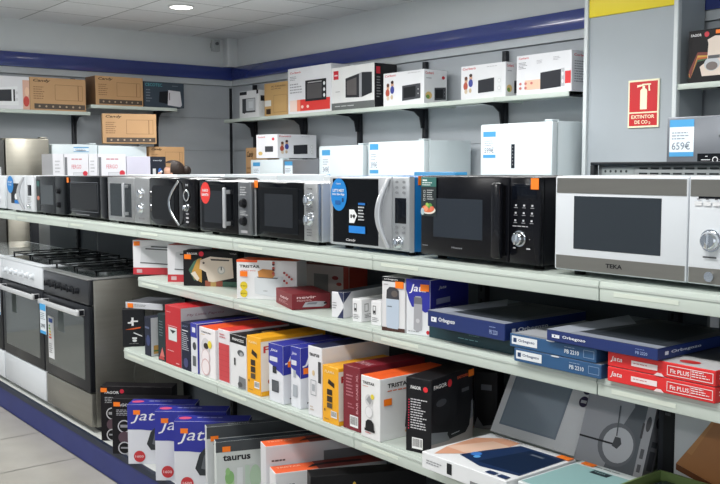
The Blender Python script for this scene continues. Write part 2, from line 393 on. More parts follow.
# ---------------------------------------------------------------- microwaves
steel = M((176, 178, 180), .34, .75, .05, 3, stretch=(1, 1, 30)); silver = M((190, 193, 197), .36, .35)
chrome = M((225, 228, 232), .12, 1); bglass = M((12, 14, 18), .08, 0); bplast = M((24, 25, 29), .3); wplast = M((214, 219, 224), .3)
GM = 'microwave ovens in a row on the top shelf'
def knob_g(x, y, z, r, mat, L=.018, mark=(40, 40, 40), grip=False):
    r *= .74
    g = G(); g.cyl((x, y, z), (0, -1, 0), r*1.15, .004, mat, 28); g.cyl((x, y-.003, z), (0, -1, 0), r, L, mat, 32, r*.86, rim=.003)
    if grip: g.box(x-r*.16, x+r*.16, y-L-.010, y-L, z-r*.8, z+r*.8, mat, .002)
    else: g.box(x-.0012, x+.0012, y-L-.0045, y-L-.002, z+r*.2, z+r*.7, M(mark, .5))
    return g
def microwave(label, pl, pr, pt, y=.03, rot=0, d=.40, z=Z1, body=bplast, door=bplast, panel=None, ud=.76, win=(.12, .16, .86, .84), wmat=bglass,
              handle=None, hmat=None, knobs=(), display=None, dprint=(), pprint=(), split=True, st=None, bev=.008, dbev=.006, kmat=None, hx=None, group=GM, x=None, w_=None, inner=True, round_win=0):
    th = R(rot); x = fx(pl, y, z+.1) if x is None else x; W = w_ or solve_w(pr, x, y, z+.1, th); H = fz(pt, x, y)-z-.014
    c = Vector((x, y, 0))+Vector((math.cos(th), math.sin(th), 0))*(W/2)+Vector((-math.sin(th), math.cos(th), 0))*(d/2)
    t = thing('microwave_oven', label, 'microwave', (c.x, c.y, z), th, group)
    x0, x1, y0, y1, zb, zt = -W/2, W/2, -d/2, d/2, .014, .014+H; panel = panel or door; xd = x0+W*ud
    g = G(); g.box(x0, x1, y0+.022, y1, zb, zt, body, bev)
    fr = Fr((x1, y0+.03, zb), (0, d-.03, 0), (0, 0, H))
    g.draw(fr, [('r', .55, .55+.045*k, .85, .565+.045*k, (15, 15, 16)) for k in range(6)]); g.obj('body', t)
    for sx in (-1, 1):
        for sy in (-1, 1):
            g = G(); g.cyl((sx*(W/2-.05), sy*(d/2-.06), 0), (0, 0, 1), .016, .0145, M((20, 20, 20), .6), 16, .018); g.obj('foot', t)
    g = G(); g.box(x0, xd-.001, y0, y0+.021, zb+.002, zt-.001, door, dbev)
    dw = xd-x0; fd = Fr((x0, y0, zb), (dw, 0, 0), (0, 0, H)); g.draw(fd, dprint); do = g.obj('door', t)
    a, b, c_, e = win
    g = G()
    g.box(x0+dw*a, x0+dw*c_, y0-.0018, y0+.002, zb+H*b, zb+H*e, wmat, round_win or .0012, 4 if round_win else 1, edges='y' if round_win else None)
    if inner:
        fw_ = Fr((x0+dw*a, y0-.0019, zb+H*b), (dw*(c_-a), 0, 0), (0, 0, H*(e-b))); g.draw(fw_, [('r', .13, .14, .87, .86, (34, 38, 44))])
    g.obj('window', do)
    hm = hmat or silver; hX = xd-dw*.07 if hx is None else x0+dw*hx
    if handle == 'bar':
        g = G(); za, zc = zb+H*.12, zb+H*.88
        g.box(hX-.011, hX+.011, y0-.034, y0-.022, za, zc, hm, .005)
        for q in (za+.02, zc-.02): g.box(hX-.008, hX+.008, y0-.026, y0, q-.009, q+.009, hm, .002)
        g.obj('handle', do)
    elif handle == 'arc':
        g = G(); n = 22; pts = []; rad = []
        for i in range(n+1):
            q = i/n; s_ = math.sin(math.pi*q); pts.append((hX-s_*W*.055, y0-.004-s_*.03, zb+H*(.03+.94*q))); rad.append(.007+.006*s_)
        g.tube(pts, rad, hm, 12); g.obj('handle', do)
    elif handle == 'retro':
        g = G(); n = 22; pts = [(hX-math.sin(math.pi*i/n)*-.0+(-abs(math.sin(math.pi*i/n))*.05), y0-.006-math.sin(math.pi*i/n)*.03, zb+H*(.06+.88*i/n)) for i in range(n+1)]
        g.tube(pts, .0075, hm, 12); g.obj('handle', do)
    g = G(); g.box(xd+.001, x1, y0, y0+.021, zb+.002, zt-.001, panel, dbev)
    pwid = x1-xd; fp = Fr((xd, y0, zb), (pwid, 0, 0), (0, 0, H)); g.draw(fp, pprint); po = g.obj('control_panel', t)
    for (u, v, r) in knobs: knob_g(xd+pwid*u, y0, zb+H*v, r, kmat or chrome, grip=(kmat is None)).obj('knob', po)
    if display:
        a, b, c_, e = display; g = G(); g.box(xd+pwid*a, xd+pwid*c_, y0-.0015, y0+.001, zb+H*b, zb+H*e, M((14, 18, 26), .1), .0008); g.obj('display', po)
    fa = Fr((x0, y0, zb), (W, 0, 0), (0, 0, H)); fR = Fr((x1, y0+.022, zb), (0, d-.022, 0), (0, 0, H))
    if st:
        for f_, u, v in st: sticker(t, {'F': fa, 'R': fR}[f_], u, v, .03, .032)
    t['W'] = W; t['H'] = H
    return t, do, po, fd, fp, fa, fR
def badge(parent, fr, u, v, ru, rv, col, lines, name='promo_sticker'):
    g = G(); fr.k += 8; n = 32; p0 = [fr.p(u+ru*math.cos(t), v+rv*math.sin(t)) for t in [2*math.pi*i/n for i in range(n)]]
    p1 = [q+fr.N*.001 for q in p0]; g.poly(p1, M(col, .4))
    for i in range(n): g.poly([p0[i], p0[(i+1) % n], p1[(i+1) % n], p1[i]], M(col, .4))
    f2 = Fr(fr.p(u-ru, v-rv, .0012), fr.U*(2*ru), fr.V*(2*rv)); g.draw(f2, lines); return g.obj(name, parent, smooth=False)
W2 = (235, 238, 240)
# far left
microwave('white microwave with two round dials cut off by the left edge of the photo', -30, 4.6, 175.5, body=wplast, door=wplast, ud=.74, knobs=[(.5, .62, .03), (.5, .3, .03)], kmat=wplast)
r = microwave('white microwave with a curved handle and blue oval sticker, at the far left', 7.4, 34, 175.5, y=.02, body=wplast, door=wplast, panel=wplast, ud=.72, win=(.22, .2, .68, .78),
    handle='arc', hmat=silver, display=(.25, .45, .7, .75), knobs=[(.5, .16, .018)], pprint=[('l', .2, .22, .8, .4, 4, (150, 152, 155))])
badge(r[1], r[3], .2, .74, .17, .25, (30, 130, 205), [('t', 'LET\'S MEET', .15, .58, .12, W2, .7), ('t', 'the App', .25, .42, .12, W2, .5)])
g = G(); r[3].k += 5; g.draw(r[3], [('e', .5, .4, .07, .09, W2), ('r', .42, .2, .66, .3, (25, 120, 200))]); g.obj('door_label', r[1], smooth=False)
r = microwave('dark grey microwave with two black dials and a small food sticker', 36.6, 64, 176, y=.035, body=bplast, door=M((38, 41, 44), .25), panel=M((34, 37, 40), .3), ud=.70, win=(.25, .24, .9, .76),
    wmat=M((58, 64, 68), .12), inner=False, knobs=[(.5, .62, .024), (.5, .26, .024)], kmat=bplast,
    dprint=[('r', .02, .05, .2, .9, (46, 50, 52)), ('r', .03, .72, .19, .86, (50, 96, 92)), ('e', .11, .4, .07, .06, (190, 120, 100))])
r = microwave('glossy black microwave with thin silver window outline and an orange price sticker', 66.3, 107, 176, y=.045, rot=0, d=.4, body=bplast, door=bglass, panel=bglass, ud=.84, win=(.16, .2, .93, .82), inner=False,
    dprint=[('g', .14, .14, .95, .86, .006, (90, 94, 100)), ('r', .3, .055, .7, .075, (120, 122, 126))], st=[('F', .06, .90)])
microwave('stainless steel microwave with bar handle and two steel dials, half the width of the others', 108, 149, 177, y=.03, body=steel, door=steel, ud=.66, win=(.1, .12, .9, .86), wmat=M((44, 50, 54), .15), inner=False,
    handle='bar', hx=.78, knobs=[(.5, .66, .034), (.5, .34, .034)], kmat=chrome, pprint=[('r', .3, .1, .7, .14, (120, 120, 122))])
r = microwave('retro black microwave with rounded corners and curved chrome handle', 149.5, 195, 177.5, y=.03, body=M((18, 18, 21), .14, coat=.1), door=M((18, 18, 21), .14, coat=.1), ud=.66, bev=.03, dbev=.009,
    win=(.1, .14, .86, .84), round_win=.03, inner=False, handle='retro', hmat=chrome, hx=1.06, knobs=[(.55, .42, .022)],
    dprint=[('t', 'candy', .48, .18, .035, (170, 170, 175), .14)], pprint=[('e', .55, .30+.08*-k+.0, .09, .02, (170, 170, 175)) for k in range(3)]+[('t', 'M', .47, .84, .05, (190, 190, 195), .14)])
g = G(); fp = r[4]; ctr = fp.p(.55, .66); rad = .026
g.tube([ctr+Vector((math.cos(a)*rad, -.004, math.sin(a)*rad)) for a in [2*math.pi*i/28 for i in range(28)]], .004, chrome, 8, True); g.cyl(ctr, (0, -1, 0), rad-.003, .003, bglass); g.obj('clock_dial', r[2])
r = microwave('black glass microwave with long silver handle and round red sticker on its door', 199.7, 251, 180.5, y=.02, body=M((196, 198, 202), .35, .4), door=bglass, panel=M((118, 121, 125), .3, .6), ud=.76,
    win=(.06, .07, .70, .93), handle='bar', hmat=silver, hx=.8, knobs=[(.5, .60, .026), (.5, .27, .026)], kmat=bplast, pprint=[('l', .2, .72, .8, .9, 4, (190, 192, 195)), ('l', .2, .36, .8, .46, 3, (190, 192, 195)), ('r', .25, .05, .75, .1, (160, 160, 164))])
badge(r[1], r[3], .18, .76, .13, .21, (220, 52, 46), [('t', '5 AÑOS', .2, .56, .15, W2, .6, .02), ('t', 'GARANTIA', .14, .36, .13, W2, .72, .02)])
r = microwave('silver microwave with black window and two chrome dials, between two price stickers', 256, 317.5, 181.5, y=.04, body=M((190, 193, 197), .35, .3), door=bglass, panel=steel, ud=.79, win=(.1, .1, .9, .9),
    dprint=[('t', 'candy', .55, .14, .022, (190, 190, 190), .1)], knobs=[(.45, .71, .034), (.45, .38, .034)],
    pprint=[('t', 'Candy', .25, .88, .035, (60, 60, 64), .4), ('l', .2, .5, .8, .6, 3, (90, 92, 95)), ('l', .25, .08, .75, .22, 3, (110, 112, 115))], st=[('F', .012, .955), ('R', .16, .88)])
# the silver microwave with the blue side
r = microwave('silver and black microwave with blue oval sticker, thick arched handle and blue side', 329.8, 409.5, 176, y=.05, body=M((28, 112, 178), .35), door=M((176, 179, 183), .3, .35), panel=M((170, 174, 178), .3, .4), ud=.795, win=(.06, .045, .80, .965),
    handle='arc', hmat=M((205, 208, 212), .25, .5), hx=.97, inner=False, display=(.2, .38, .82, .72), knobs=[(.42, .12, .028)],
    pprint=[('e', .3+.4*(k % 2), .93-.07*(k//2), .09, .018, (130, 133, 137)) for k in range(6)]+[('e', .3+.4*(k % 2), .33-.07*(k//2), .09, .018, (130, 133, 137)) for k in range(4)], st=[('R', .085, .95)])
fd = r[3]; fd.k += 9
g = G(); g.draw(Fr(fd.p(0, 0, .0015), fd.U, fd.V), [('p', [(.35, .34), (.35, .53), (.43, .53), (.48, .45), (.43, .34)], W2), ('r', .37, .41, .395, .46, (20, 20, 22)), ('p', [(.40, .44), (.43, .47), (.455, .44), (.43, .40)], (40, 40, 44)),
    ('r', .345, .2, .61, .30, (26, 128, 214)), ('l', .5, .36, .6, .62, 6, (200, 204, 208)), ('r', .5, .60, .61, .63, (26, 110, 190)), ('t', 'Candy', .30, .07, .045, (215, 215, 218), .16, .01, .3)]); g.obj('door_label', r[1], smooth=False)
badge(r[1], fd, .175, .735, .135, .235, (20, 130, 208), [('t', 'Candy', .35, .80, .06, W2, .3), ('t', "LET'S MEET", .14, .58, .09, W2, .72, .02), ('t', 'into the App', .12, .46, .09, W2, .76, .02), ('r', .3, .2, .62, .32, (16, 90, 160)), ('r', .72, .28, .82, .4, (16, 60, 110))])
g = G(); fR = r[6]; g.draw(fR, [('r', -.06, .0, .0, 1, (176, 180, 184))]); g.obj('door_edge', r[0], smooth=False)
# the big black one
r = microwave('large all-black microwave with tall black handle and round silver dial', 420.5, 539.5, 175.5, y=.05, body=M((16, 17, 22), .3), door=M((17, 18, 23), .2), panel=M((17, 18, 23), .2), ud=.77, win=(.16, .24, .72, .72), wmat=M((46, 52, 60), .1), inner=False,
    display=(.1, .74, .9, .92), knobs=[(.37, .30, .030)], dprint=[('t', 'Hisense', .38, .115, .022, (150, 152, 156), .12, .01), ('l', .03, .1, .11, .13, 1, (120, 122, 126))],
    pprint=[q for k in range(9) for q in (('r', .2+.27*(k % 3), .665-.085*(k//3), .26+.27*(k % 3), .685-.085*(k//3), (200, 200, 205)), ('r', .17+.27*(k % 3), .645-.085*(k//3), .29+.27*(k % 3), .652-.085*(k//3), (150, 150, 155)))]
    +[('l', .15, .425, .9, .445, 1, (190, 190, 195)), ('r', .18, .185, .26, .2, (190, 190, 195)), ('r', .62, .185, .74, .2, (190, 190, 195)), ('c', .72, .30, .01, (200, 200, 200))])
t, do, po, fd, fp, fa, fR = r
hx_ = -t['W']/2+t['W']*.77*.93; y0 = -.2
g = G(); g.box(hx_-.018, hx_+.018, y0-.036, y0-.012, .03, .27, M((20, 21, 26), .2, coat=.3), .007); g.box(hx_-.014, hx_+.014, y0-.014, y0, .04, .26, M((12, 12, 15), .4)); g.obj('handle', do)
fd.k += 6; g = G(); g.draw(Fr(fd.p(.015, .49), fd.U*.185, fd.V*.49), [('r', 0, 0, 1, 1, (44, 52, 54)), ('r', 0, .76, 1, 1, (50, 108, 102)), ('r', .1, .9, .4, .94, (220, 230, 228)), ('l', .1, .76, .75, .87, 2, (220, 230, 228)),
    ('l', .4, .4, .85, .68, 5, (180, 184, 184)), ('g', .18, .6, .3, .67, .02, (190, 194, 194)), ('g', .18, .5, .3, .57, .02, (190, 194, 194)), ('g', .18, .4, .3, .47, .02, (190, 194, 194)),
    ('e', .5, .16, .48, .1, (226, 222, 212)), ('e', .5, .2, .4, .1, (214, 110, 70)), ('e', .35, .2, .14, .07, (236, 150, 110)), ('e', .62, .27, .16, .07, (90, 150, 70)), ('e', .44, .3, .1, .05, (150, 190, 90)), ('e', .72, .2, .1, .06, (226, 120, 90)), ('e', .14, .12, .12, .09, (170, 190, 196))]); g.obj('door_label', do, smooth=False)
fa.k += 6; sticker(t, fa, .965, .92, .031, .034)
# the white one
r = microwave('large white microwave with brushed steel bands, at the right edge of the top shelf', 554.5, 745, 175.5, y=.04, d=.42, body=wplast, door=wplast, panel=wplast, ud=.735, win=(.16, .24, .82, .79), inner=False, wmat=M((52, 58, 64), .1),
    display=(.18, .80, .95, .90), knobs=[(.42, .42, .034)], bev=.006)
t, do, po, fd, fp, fa, fR = r
b0 = M((150, 148, 142), .3, .8, .05, 2, stretch=(1, 1, 20)); H = t['H']; W = t['W']; dw = W*.735; x0 = -W/2; y0 = -.21
for (a, b, par, n_) in ((x0+.008, x0+dw-.006, do, 'steel_band'), (x0+dw+.006, -x0-.008, po, 'steel_band')):
    for (c, e) in ((.022, .165), (.82, .975)):
        g = G(); g.box(a, b, y0-.0022, y0+.001, .014+H*c, .014+H*e, b0, .0006, 1)
        if par is do and c < .1: f_ = Fr((a, y0-.0022, .014+H*c), (b-a, 0, 0), (0, 0, H*(e-c))); g.text(f_, 'TEKA', .42, .36, .3, (40, 40, 42), .13, .03)
        g.obj(n_, par, smooth=False)
g = G(); g.cyl((x0+dw+W*.265*.42, y0-.002, .014+H*.09), (0, -1, 0), .013, .006, chrome, 24); g.obj('door_button', po)
fp.k = 9; g = G(); g.draw(fp, [q for k in range(5) for q in (('r', .12+.16*k, .735, .25+.16*k, .775, (222, 224, 226)), ('r', .16+.16*k, .79, .21+.16*k, .80, (90, 92, 95)))]); g.obj('button_row', po, smooth=False)
g = G(); g.draw(fp, [('r', .3, .26, .54, .275, (60, 62, 66))]); g.obj('dial_lettering', po, smooth=False)
# second row, facing the other aisle
def rear(label, xa, xb, ztop, body, y=.78, d=.38):
    t = thing('microwave_oven', label, 'microwave', ((xa+xb)/2, y+d/2, Z1), math.pi, 'microwave ovens facing the rear aisle'); W = xb-xa; H = ztop-Z1
    g = G(); g.box(-W/2, W/2, -d/2+.02, d/2, .012, H, body, .006)
    fr = Fr((W/2, d/2, .012), (-W, 0, 0), (0, 0, H-.012)); g.draw(fr, [('r', .1+.04*k, .5, .115+.04*k, .85, (60, 62, 65)) for k in range(10)]); g.obj('body', t)
    g = G(); g.box(-W/2, W*.25, -d/2, -d/2+.02, .014, H-.002, body, .005); do = g.obj('door', t)
    g = G(); g.box(-W/2+.03, W*.25-.03, -d/2-.002, -d/2+.002, .05, H-.04, bglass, .001, 1); g.obj('window', do)
    g = G(); g.box(W*.25+.002, W/2, -d/2, -d/2+.02, .014, H-.002, body, .005); po = g.obj('control_panel', t)
    for zz in (.1, .19): knob_g(W*.375, -d/2, zz, .025, silver).obj('knob', po)
    for sx in (-1, 1):
        for sy in (-1, 1): g = G(); g.cyl((sx*(W/2-.05), sy*(d/2-.05), 0), (0, 0, 1), .016, .0125, M((20, 20, 20), .6), 14); g.obj('foot', t)
rear('back of a white microwave seen over the black ones near the stoves', -6.6, -6.05, 1.700, wplast)
rear('back of a white microwave standing behind the retro black microwave', -5.65, -5.05, 1.706, wplast)
rear('back of a white microwave whose top shows over the black glass microwave', -5.0, -4.4, 1.712, wplast)
rear('back of a white microwave whose top shows over the silver dial microwave', -3.95, -3.5, 1.706, wplast)
# oven lying behind the white microwave
xo = fx(595, .78, 1.72); t = thing('built_in_oven', 'grey steel oven with a row of vent slots behind the white microwave', 'oven', (xo+.42, 1.02, Z1))
g = G(); g.box(-.42, .42, -.22, .2, 0, .325, M((150, 156, 158), .4, .3), .003); g.draw(Fr((-.42, -.22, 0), (.84, 0, 0), (0, 0, .325)), [('r', .02, .86, .19, .97, (176, 184, 184))]+[('c', .04+.028*k, .93, .006, (60, 66, 68)) for k in range(5)]
    +[('r', .22+.056*k, .955, .262+.056*k, .975, (48, 54, 56)) for k in range(13)]+[('r', .22+.056*k, .89, .262+.056*k, .915, (48, 54, 56)) for k in range(13)]); g.obj('housing', t)
g = G(); g.box(-.44, .44, -.245, .21, .325, .337, M((44, 48, 52), .35), .003); g.obj('top_plate', t)
g = G(); g.box(-.44, -.42, -.245, -.22, .2, .325, M((44, 48, 52), .35), .002); g.obj('side_flange', t)
g = G(); bxa = fx(414, .85, 1.73); g.box(bxa, fx(455, .85, 1.73), .85, .93, Z1, 1.731, M((60, 150, 205), .4), .003); o = g.obj('appliance_carton'); tag(o, 'light blue carton showing over the top of the large black microwave', 'carton')

# ---------------------------------------------------------------- cookers on the base deck
def cooker(label, pl, pr, ptop, y, white, tagged=True, gas=True):
    x0 = fx(pl, y, 1.0); x1 = fx(pr, y, 1.0); W = x1-x0-.012; H = fz(ptop, x0, y)-ZP; D = .6
    t = thing('gas_cooker', label, 'cooker', ((x0+x1)/2, y+D/2, ZP+.001), 0, 'free-standing cookers on the base deck')
    bm_ = wplast if white else M((150, 148, 140), .34, .7, .05, 3, stretch=(1, 1, 14)); blk_ = M((34, 36, 40), .28)
    cp = wplast if white else M((58, 60, 64), .3, .3); y0 = -D/2
    g = G(); g.box(-W/2, W/2, y0+.03, D/2, .03, H-.012, bm_, .006); g.box(-W/2+.02, W/2-.02, y0+.06, D/2-.02, 0, .03, blk_)
    fr = Fr((W/2, y0+.03, .03), (0, D-.03, 0), (0, 0, H-.04)); dk = (118, 118, 112) if not white else (205, 208, 210)
    g.draw(fr, [('g', .42, .08, .66, .86, .012, dk)]); g.obj('body', t)
    g = G(); g.box(-W/2, W/2, y0, y0+.03, .035, .235, bm_, .006); g.obj('drawer', t)
    g = G(); g.box(-W/2, W/2, y0-.004, y0+.03, .242, H-.165, blk_, .006); do = g.obj('oven_door', t)
    g = G(); g.box(-W/2+.07, W/2-.07, y0-.0062, y0-.003, .31, H-.235, M((70, 76, 74), .08, coat=.5), .001, 1); g.obj('window', do)
    g = G(); zz = H-.205
    g.box(-W/2+.04, W/2-.04, y0-.058, y0-.04, zz-.016, zz+.016, M((214, 216, 218), .28, .3), .006)
    for sx in (-1, 1): g.box(sx*(W/2-.08)-.02, sx*(W/2-.08)+.02, y0-.045, y0-.003, zz-.02, zz+.02, blk_, .004)
    g.obj('handle', do)
    g = G(); g.box(-W/2, W/2, y0-.002, y0+.03, H-.158, H-.012, cp, .008); po = g.obj('control_panel', t)
    km = wplast if white else blk_
    for k in range(6):
        u = -W*.36+k*W*.13; k_ = G(); k_.cyl((u, y0-.002, H-.085), (0, -1, 0), .021, .006, km, 24); k_.cyl((u, y0-.006, H-.085), (0, -1, 0), .019, .022, km, 24, .015, rim=.002); k_.box(u-.003, u+.003, y0-.036, y0-.026, H-.102, H-.068, km, .001, 1); k_.obj('knob', po)
    g = G(); g.box(-W/2, W/2, y0-.004, D/2, H-.012, H, bm_ if white else M((176, 178, 178), .3, .7), .005)
    g.box(-W/2+.03, W/2-.03, y0+.04, D/2-.03, H, H+.003, M((58, 66, 66), .12) if gas else M((220, 226, 226), .12, coat=.6), .001, 1); ho = g.obj('hob', t)
    if gas:
        for sx in (-1, 1):
            for sy in (-1, 1):
                cx, cy, rr_ = sx*W*.23, sy*D*.2+.01, .05 if sx*sy > 0 else .036
                b = G(); b.cyl((cx, cy, H+.003), (0, 0, 1), rr_, .012, M((150, 152, 152), .3, .8), 28, rim=.002); b.cyl((cx, cy, H+.015), (0, 0, 1), rr_*.75, .008, M((20, 20, 22), .4), 28, rim=.002); b.obj('burner', ho)
        for sx in (-1, 1):
            b = G(); m_ = M((24, 26, 28), .35); a0, a1 = sx*W*.23-W*.2, sx*W*.23+W*.2; c0, c1 = y0+.07, D/2-.05; zt = H+.036
            for (p, q) in (((a0, c0), (a1, c0)), ((a1, c0), (a1, c1)), ((a1, c1), (a0, c1)), ((a0, c1), (a0, c0)), ((a0, (c0+c1)/2), (a1, (c0+c1)/2)), ((sx*W*.23, c0), (sx*W*.23, c1))):
                b.box(min(p[0], q[0])-.005, max(p[0], q[0])+.005, min(p[1], q[1])-.005, max(p[1], q[1])+.005, zt-.008, zt, m_)
            for p in ((a0, c0), (a1, c0), (a0, c1), (a1, c1)): b.box(p[0]-.005, p[0]+.005, p[1]-.005, p[1]+.005, H+.003, zt-.006, m_)
            b.obj('pan_support', ho)
    return t, do, W, H, y0
r = cooker('stainless steel gas cooker with dark glass oven door, next to the boxed appliances', 43.4, 89, 268, -.08, False)
t, do, W, H, y0 = r
def price_card(do, x, z, y0, w_=.105, h_=.19, name='price_tag'):
    g = G(); g.box(x, x+w_, y0-.064, y0-.062, z, z+h_, M((222, 230, 236), .4))
    fr = Fr((x, y0-.064, z), (w_, 0, 0), (0, 0, h_)); g.draw(fr, [('r', 0, .78, 1, 1, (60, 160, 220)), ('r', 0, 0, 1, .1, (60, 160, 220)), ('l', .1, .45, .9, .7, 4, (130, 140, 150)), ('t', '299€', .14, .2, .14, (90, 100, 110), .7)]); g.obj(name, do, smooth=False)
price_card(do, -W/2+.10, H-.40, y0)
g = G(); fr = Fr((-W/2+.08, y0-.0065, .35), (.10, 0, 0), (0, 0, .27)); g.draw(fr, [('r', 0, 0, 1, 1, (226, 228, 230)), ('r', .1, .85, .8, .95, (40, 80, 160))]+[('r', .12, .75-.07*k, .35+.06*k, .79-.07*k, c) for k, c in enumerate([(40, 150, 70), (110, 180, 60), (230, 210, 50), (240, 160, 40), (220, 60, 40)])]+[('l', .15, .1, .85, .35, 5, (120, 122, 126))]); g.obj('energy_label', do, smooth=False)
r = cooker('white gas cooker with black oven door beside the stainless steel one', 2.2, 43, 256.5, -.08, True); price_card(r[1], -r[2]/2+.03, r[3]-.40, r[4])
cooker('white cooker cut off by the left edge of the photo, plain pale hob', -46, 1.6, 245, -.08, True, gas=False)

# ---------------------------------------------------------------- cartons, middle shelf
GT, GK, GS, GB, GW, GC = 'boxed toasters and grinders on the middle shelf', 'boxed kitchen appliances on the lower shelf', 'boxed bathroom scales', 'boxes along the base deck', 'cartons on the wall shelf', 'brown microwave cartons by the back wall'
LG = (205, 207, 212)
def toaster_art(a, b, c, d, col=(206, 208, 212)):
    return [('p', [(a, b+.05), (a+.03, d-.06), (a+(c-a)*.3, d), (c, d-.02), (c, b+.12), (c-(c-a)*.15, b)], col), ('p', [(a+(c-a)*.3, d-.03), (c-.02, d-.06), (c-.02, d-.09), (a+(c-a)*.3, d-.07)], (60, 60, 64)),
            ('p', [(a+(c-a)*.15, d-.09), (c-.02, d-.14), (c-.02, d-.17), (a+(c-a)*.15, d-.13)], (70, 70, 74)), ('p', [(a, b+.05), (c-(c-a)*.15, b), (c-(c-a)*.15, b+.03), (a, b+.08)], (90, 90, 96))]
pf = [('r', 0, 0, 1, .2, (196, 52, 62)), ('r', .08, .05, .2, .15, (205, 175, 178))]+toaster_art(.16, .28, .98, .86)
carton('toaster_carton', 'white and red toaster carton at the left end of the middle shelf', 'carton', GT, 133, 178, 240, .17, Z2, .03, 45, col=(226, 226, 230), fc={'R': (196, 52, 62), 'T': (214, 60, 66)}, prints={'F': pf}, st=('F', .09, .9))
carton('toaster_carton', 'white and red toaster carton tucked behind the black retro toaster carton', 'carton', GT, 167.5, 212, 245, .14, Z2, .03, 45, col=(226, 226, 230), fc={'R': (196, 52, 62), 'T': (214, 60, 66)}, prints={'F': pf})
pf = [('p', [(.1, .45), (.2, .7), (.3, .8), (.3, .2), (.2, .15)], (70, 110, 90)), ('p', [(.16, .4), (.26, .75), (.34, .8), (.34, .1), (.2, .2)], (196, 150, 70)), ('r', .4, .0, .72, .16, (150, 80, 60)), ('r', .5, .0, .6, .2, (180, 150, 90)), ('r', .72, .0, .98, .14, (60, 100, 84)),
      ('p', [(.3, .5), (.32, .74), (.5, .84), (.9, .8), (.92, .25), (.55, .12), (.46, .14), (.42, .4)], (226, 212, 196)), ('p', [(.5, .78), (.85, .76), (.84, .72), (.52, .73)], (70, 62, 58)), ('c', .7, .46, .07, (200, 198, 192)), ('c', .7, .46, .05, (235, 232, 226)), ('r', .69, .46, .71, .56, (90, 90, 90)),
      ('e', .38, .66, .02, .03, (80, 70, 66)), ('p', [(.14, .36), (.22, .42), (.3, .22), (.26, .14)], (225, 215, 200)), ('t', 'FAGOR', .08, .885, .06, (235, 235, 235), .19, .02), ('c', .34, .915, .045, (214, 36, 60)), ('t', 'Vintage', .86, .9, .05, (190, 190, 190), .12, 0, .3)]
carton('toaster_carton', 'black toaster carton picturing a cream retro toaster', 'carton', GT, 183.2, 238, 250.5, .095, Z2, .02, 40, col=(32, 32, 34), prints={'F': pf}, st=('F', .09, .83))
pf = [('r', .0, .94, .35, 1, (240, 90, 36)), ('t', 'TRISTAR', .05, .80, .07, (24, 24, 26), .34, .025), ('t', 'QUALITY BRAND', .08, .71, .03, (200, 60, 40), .25), ('c', .12, .34, .062, (232, 206, 50)), ('c', .12, .14, .062, (232, 206, 50)), ('t', '2-slice', .07, .32, .03, (60, 50, 20), .1), ('t', '850W', .07, .12, .03, (60, 50, 20), .1),
      ('p', [(.31, .15), (.30, .55), (.4, .62), (.78, .6), (.76, .1), (.6, .08)], (216, 220, 224)), ('p', [(.34, .58), (.7, .57), (.68, .54), (.36, .55)], (90, 92, 96)), ('p', [(.37, .57), (.36, .72), (.44, .78), (.62, .76), (.64, .62), (.6, .56)], (206, 140, 74)), ('l', .45, .2, .55, .23, 1, (60, 60, 60))]+[('e', .62+.05*((k*7) % 7)-.0, .95-.045*k+.02*(k % 3), .022, .028, [(170, 40, 40), (210, 110, 90), (90, 40, 44)][k % 3]) for k in range(8)]+[('e', .8+.04*(k % 4), .7-.05*k, .02, .03, [(150, 30, 40), (200, 90, 80)][k % 2]) for k in range(6)]
carton('toaster_carton', 'white toaster carton with toast and scattered red pieces, orange corner', 'carton', GT, 236.7, 297, 259.5, .12, Z2, .0, 34, col=(232, 232, 234), fc={'T': (240, 96, 40), 'L': (240, 96, 40)}, prints={'F': pf}, st=('F', .13, .645))
carton('toaster_carton', 'dim toaster carton standing behind the white toaster carton and the maroon box', 'carton', GT, 296, 349, 263, .14, Z2, .34, 14, col=(190, 176, 172), fc={'T': (150, 40, 30), 'R': (160, 56, 40)}, prints={'F': [('r', .35, .1, .62, .7, (120, 116, 116)), ('e', .75, .6, .06, .07, (150, 40, 40)), ('e', .82, .4, .05, .06, (170, 60, 50)), ('r', .9, 0, 1, 1, (150, 52, 40))]})
pf = [('t', 'nevir', .12, .70, .16, (228, 200, 202), .5, .02), ('l', .12, .5, .6, .62, 2, (214, 170, 172)), ('p', [(.26, .16), (.34, .46), (.6, .5), (.85, .46), (.9, .3), (.8, .14)], (170, 170, 176)), ('p', [(.36, .32), (.42, .44), (.66, .44), (.62, .3)], (120, 120, 128)), ('r', .82, .3, .9, .42, (60, 40, 44))]
carton('appliance_carton', 'maroon carton lying skewed on the middle shelf with white lettering', 'carton', GT, 292, 330.4, 294.6, .24, Z2, .0, 73, col=(122, 28, 38), prints={'F': pf, 'L': [('t', 'nevir', .3, .5, .2, (228, 200, 202), .5, .02), ('l', .2, .2, .8, .4, 3, (200, 150, 152))]})
carton('appliance_carton', 'low white carton with dark navy triangles beside the maroon carton', 'carton', GT, 331.5, 343.5, 291.5, .34, Z2, .03, 12, col=(226, 226, 230), fc={'T': (44, 48, 66)}, prints={'F': [('p', [(.55, 1), (1, 1), (1, .55)], (44, 50, 84)), ('p', [(.5, 0), (1, 0), (1, .4)], (44, 50, 84)), ('l', .1, .3, .5, .6, 3, (150, 150, 155))], 'R': [('p', [(0, 1), (.14, 1), (0, .6)], (44, 50, 84)), ('r', .22, .1, .27, .5, (30, 30, 34))]})
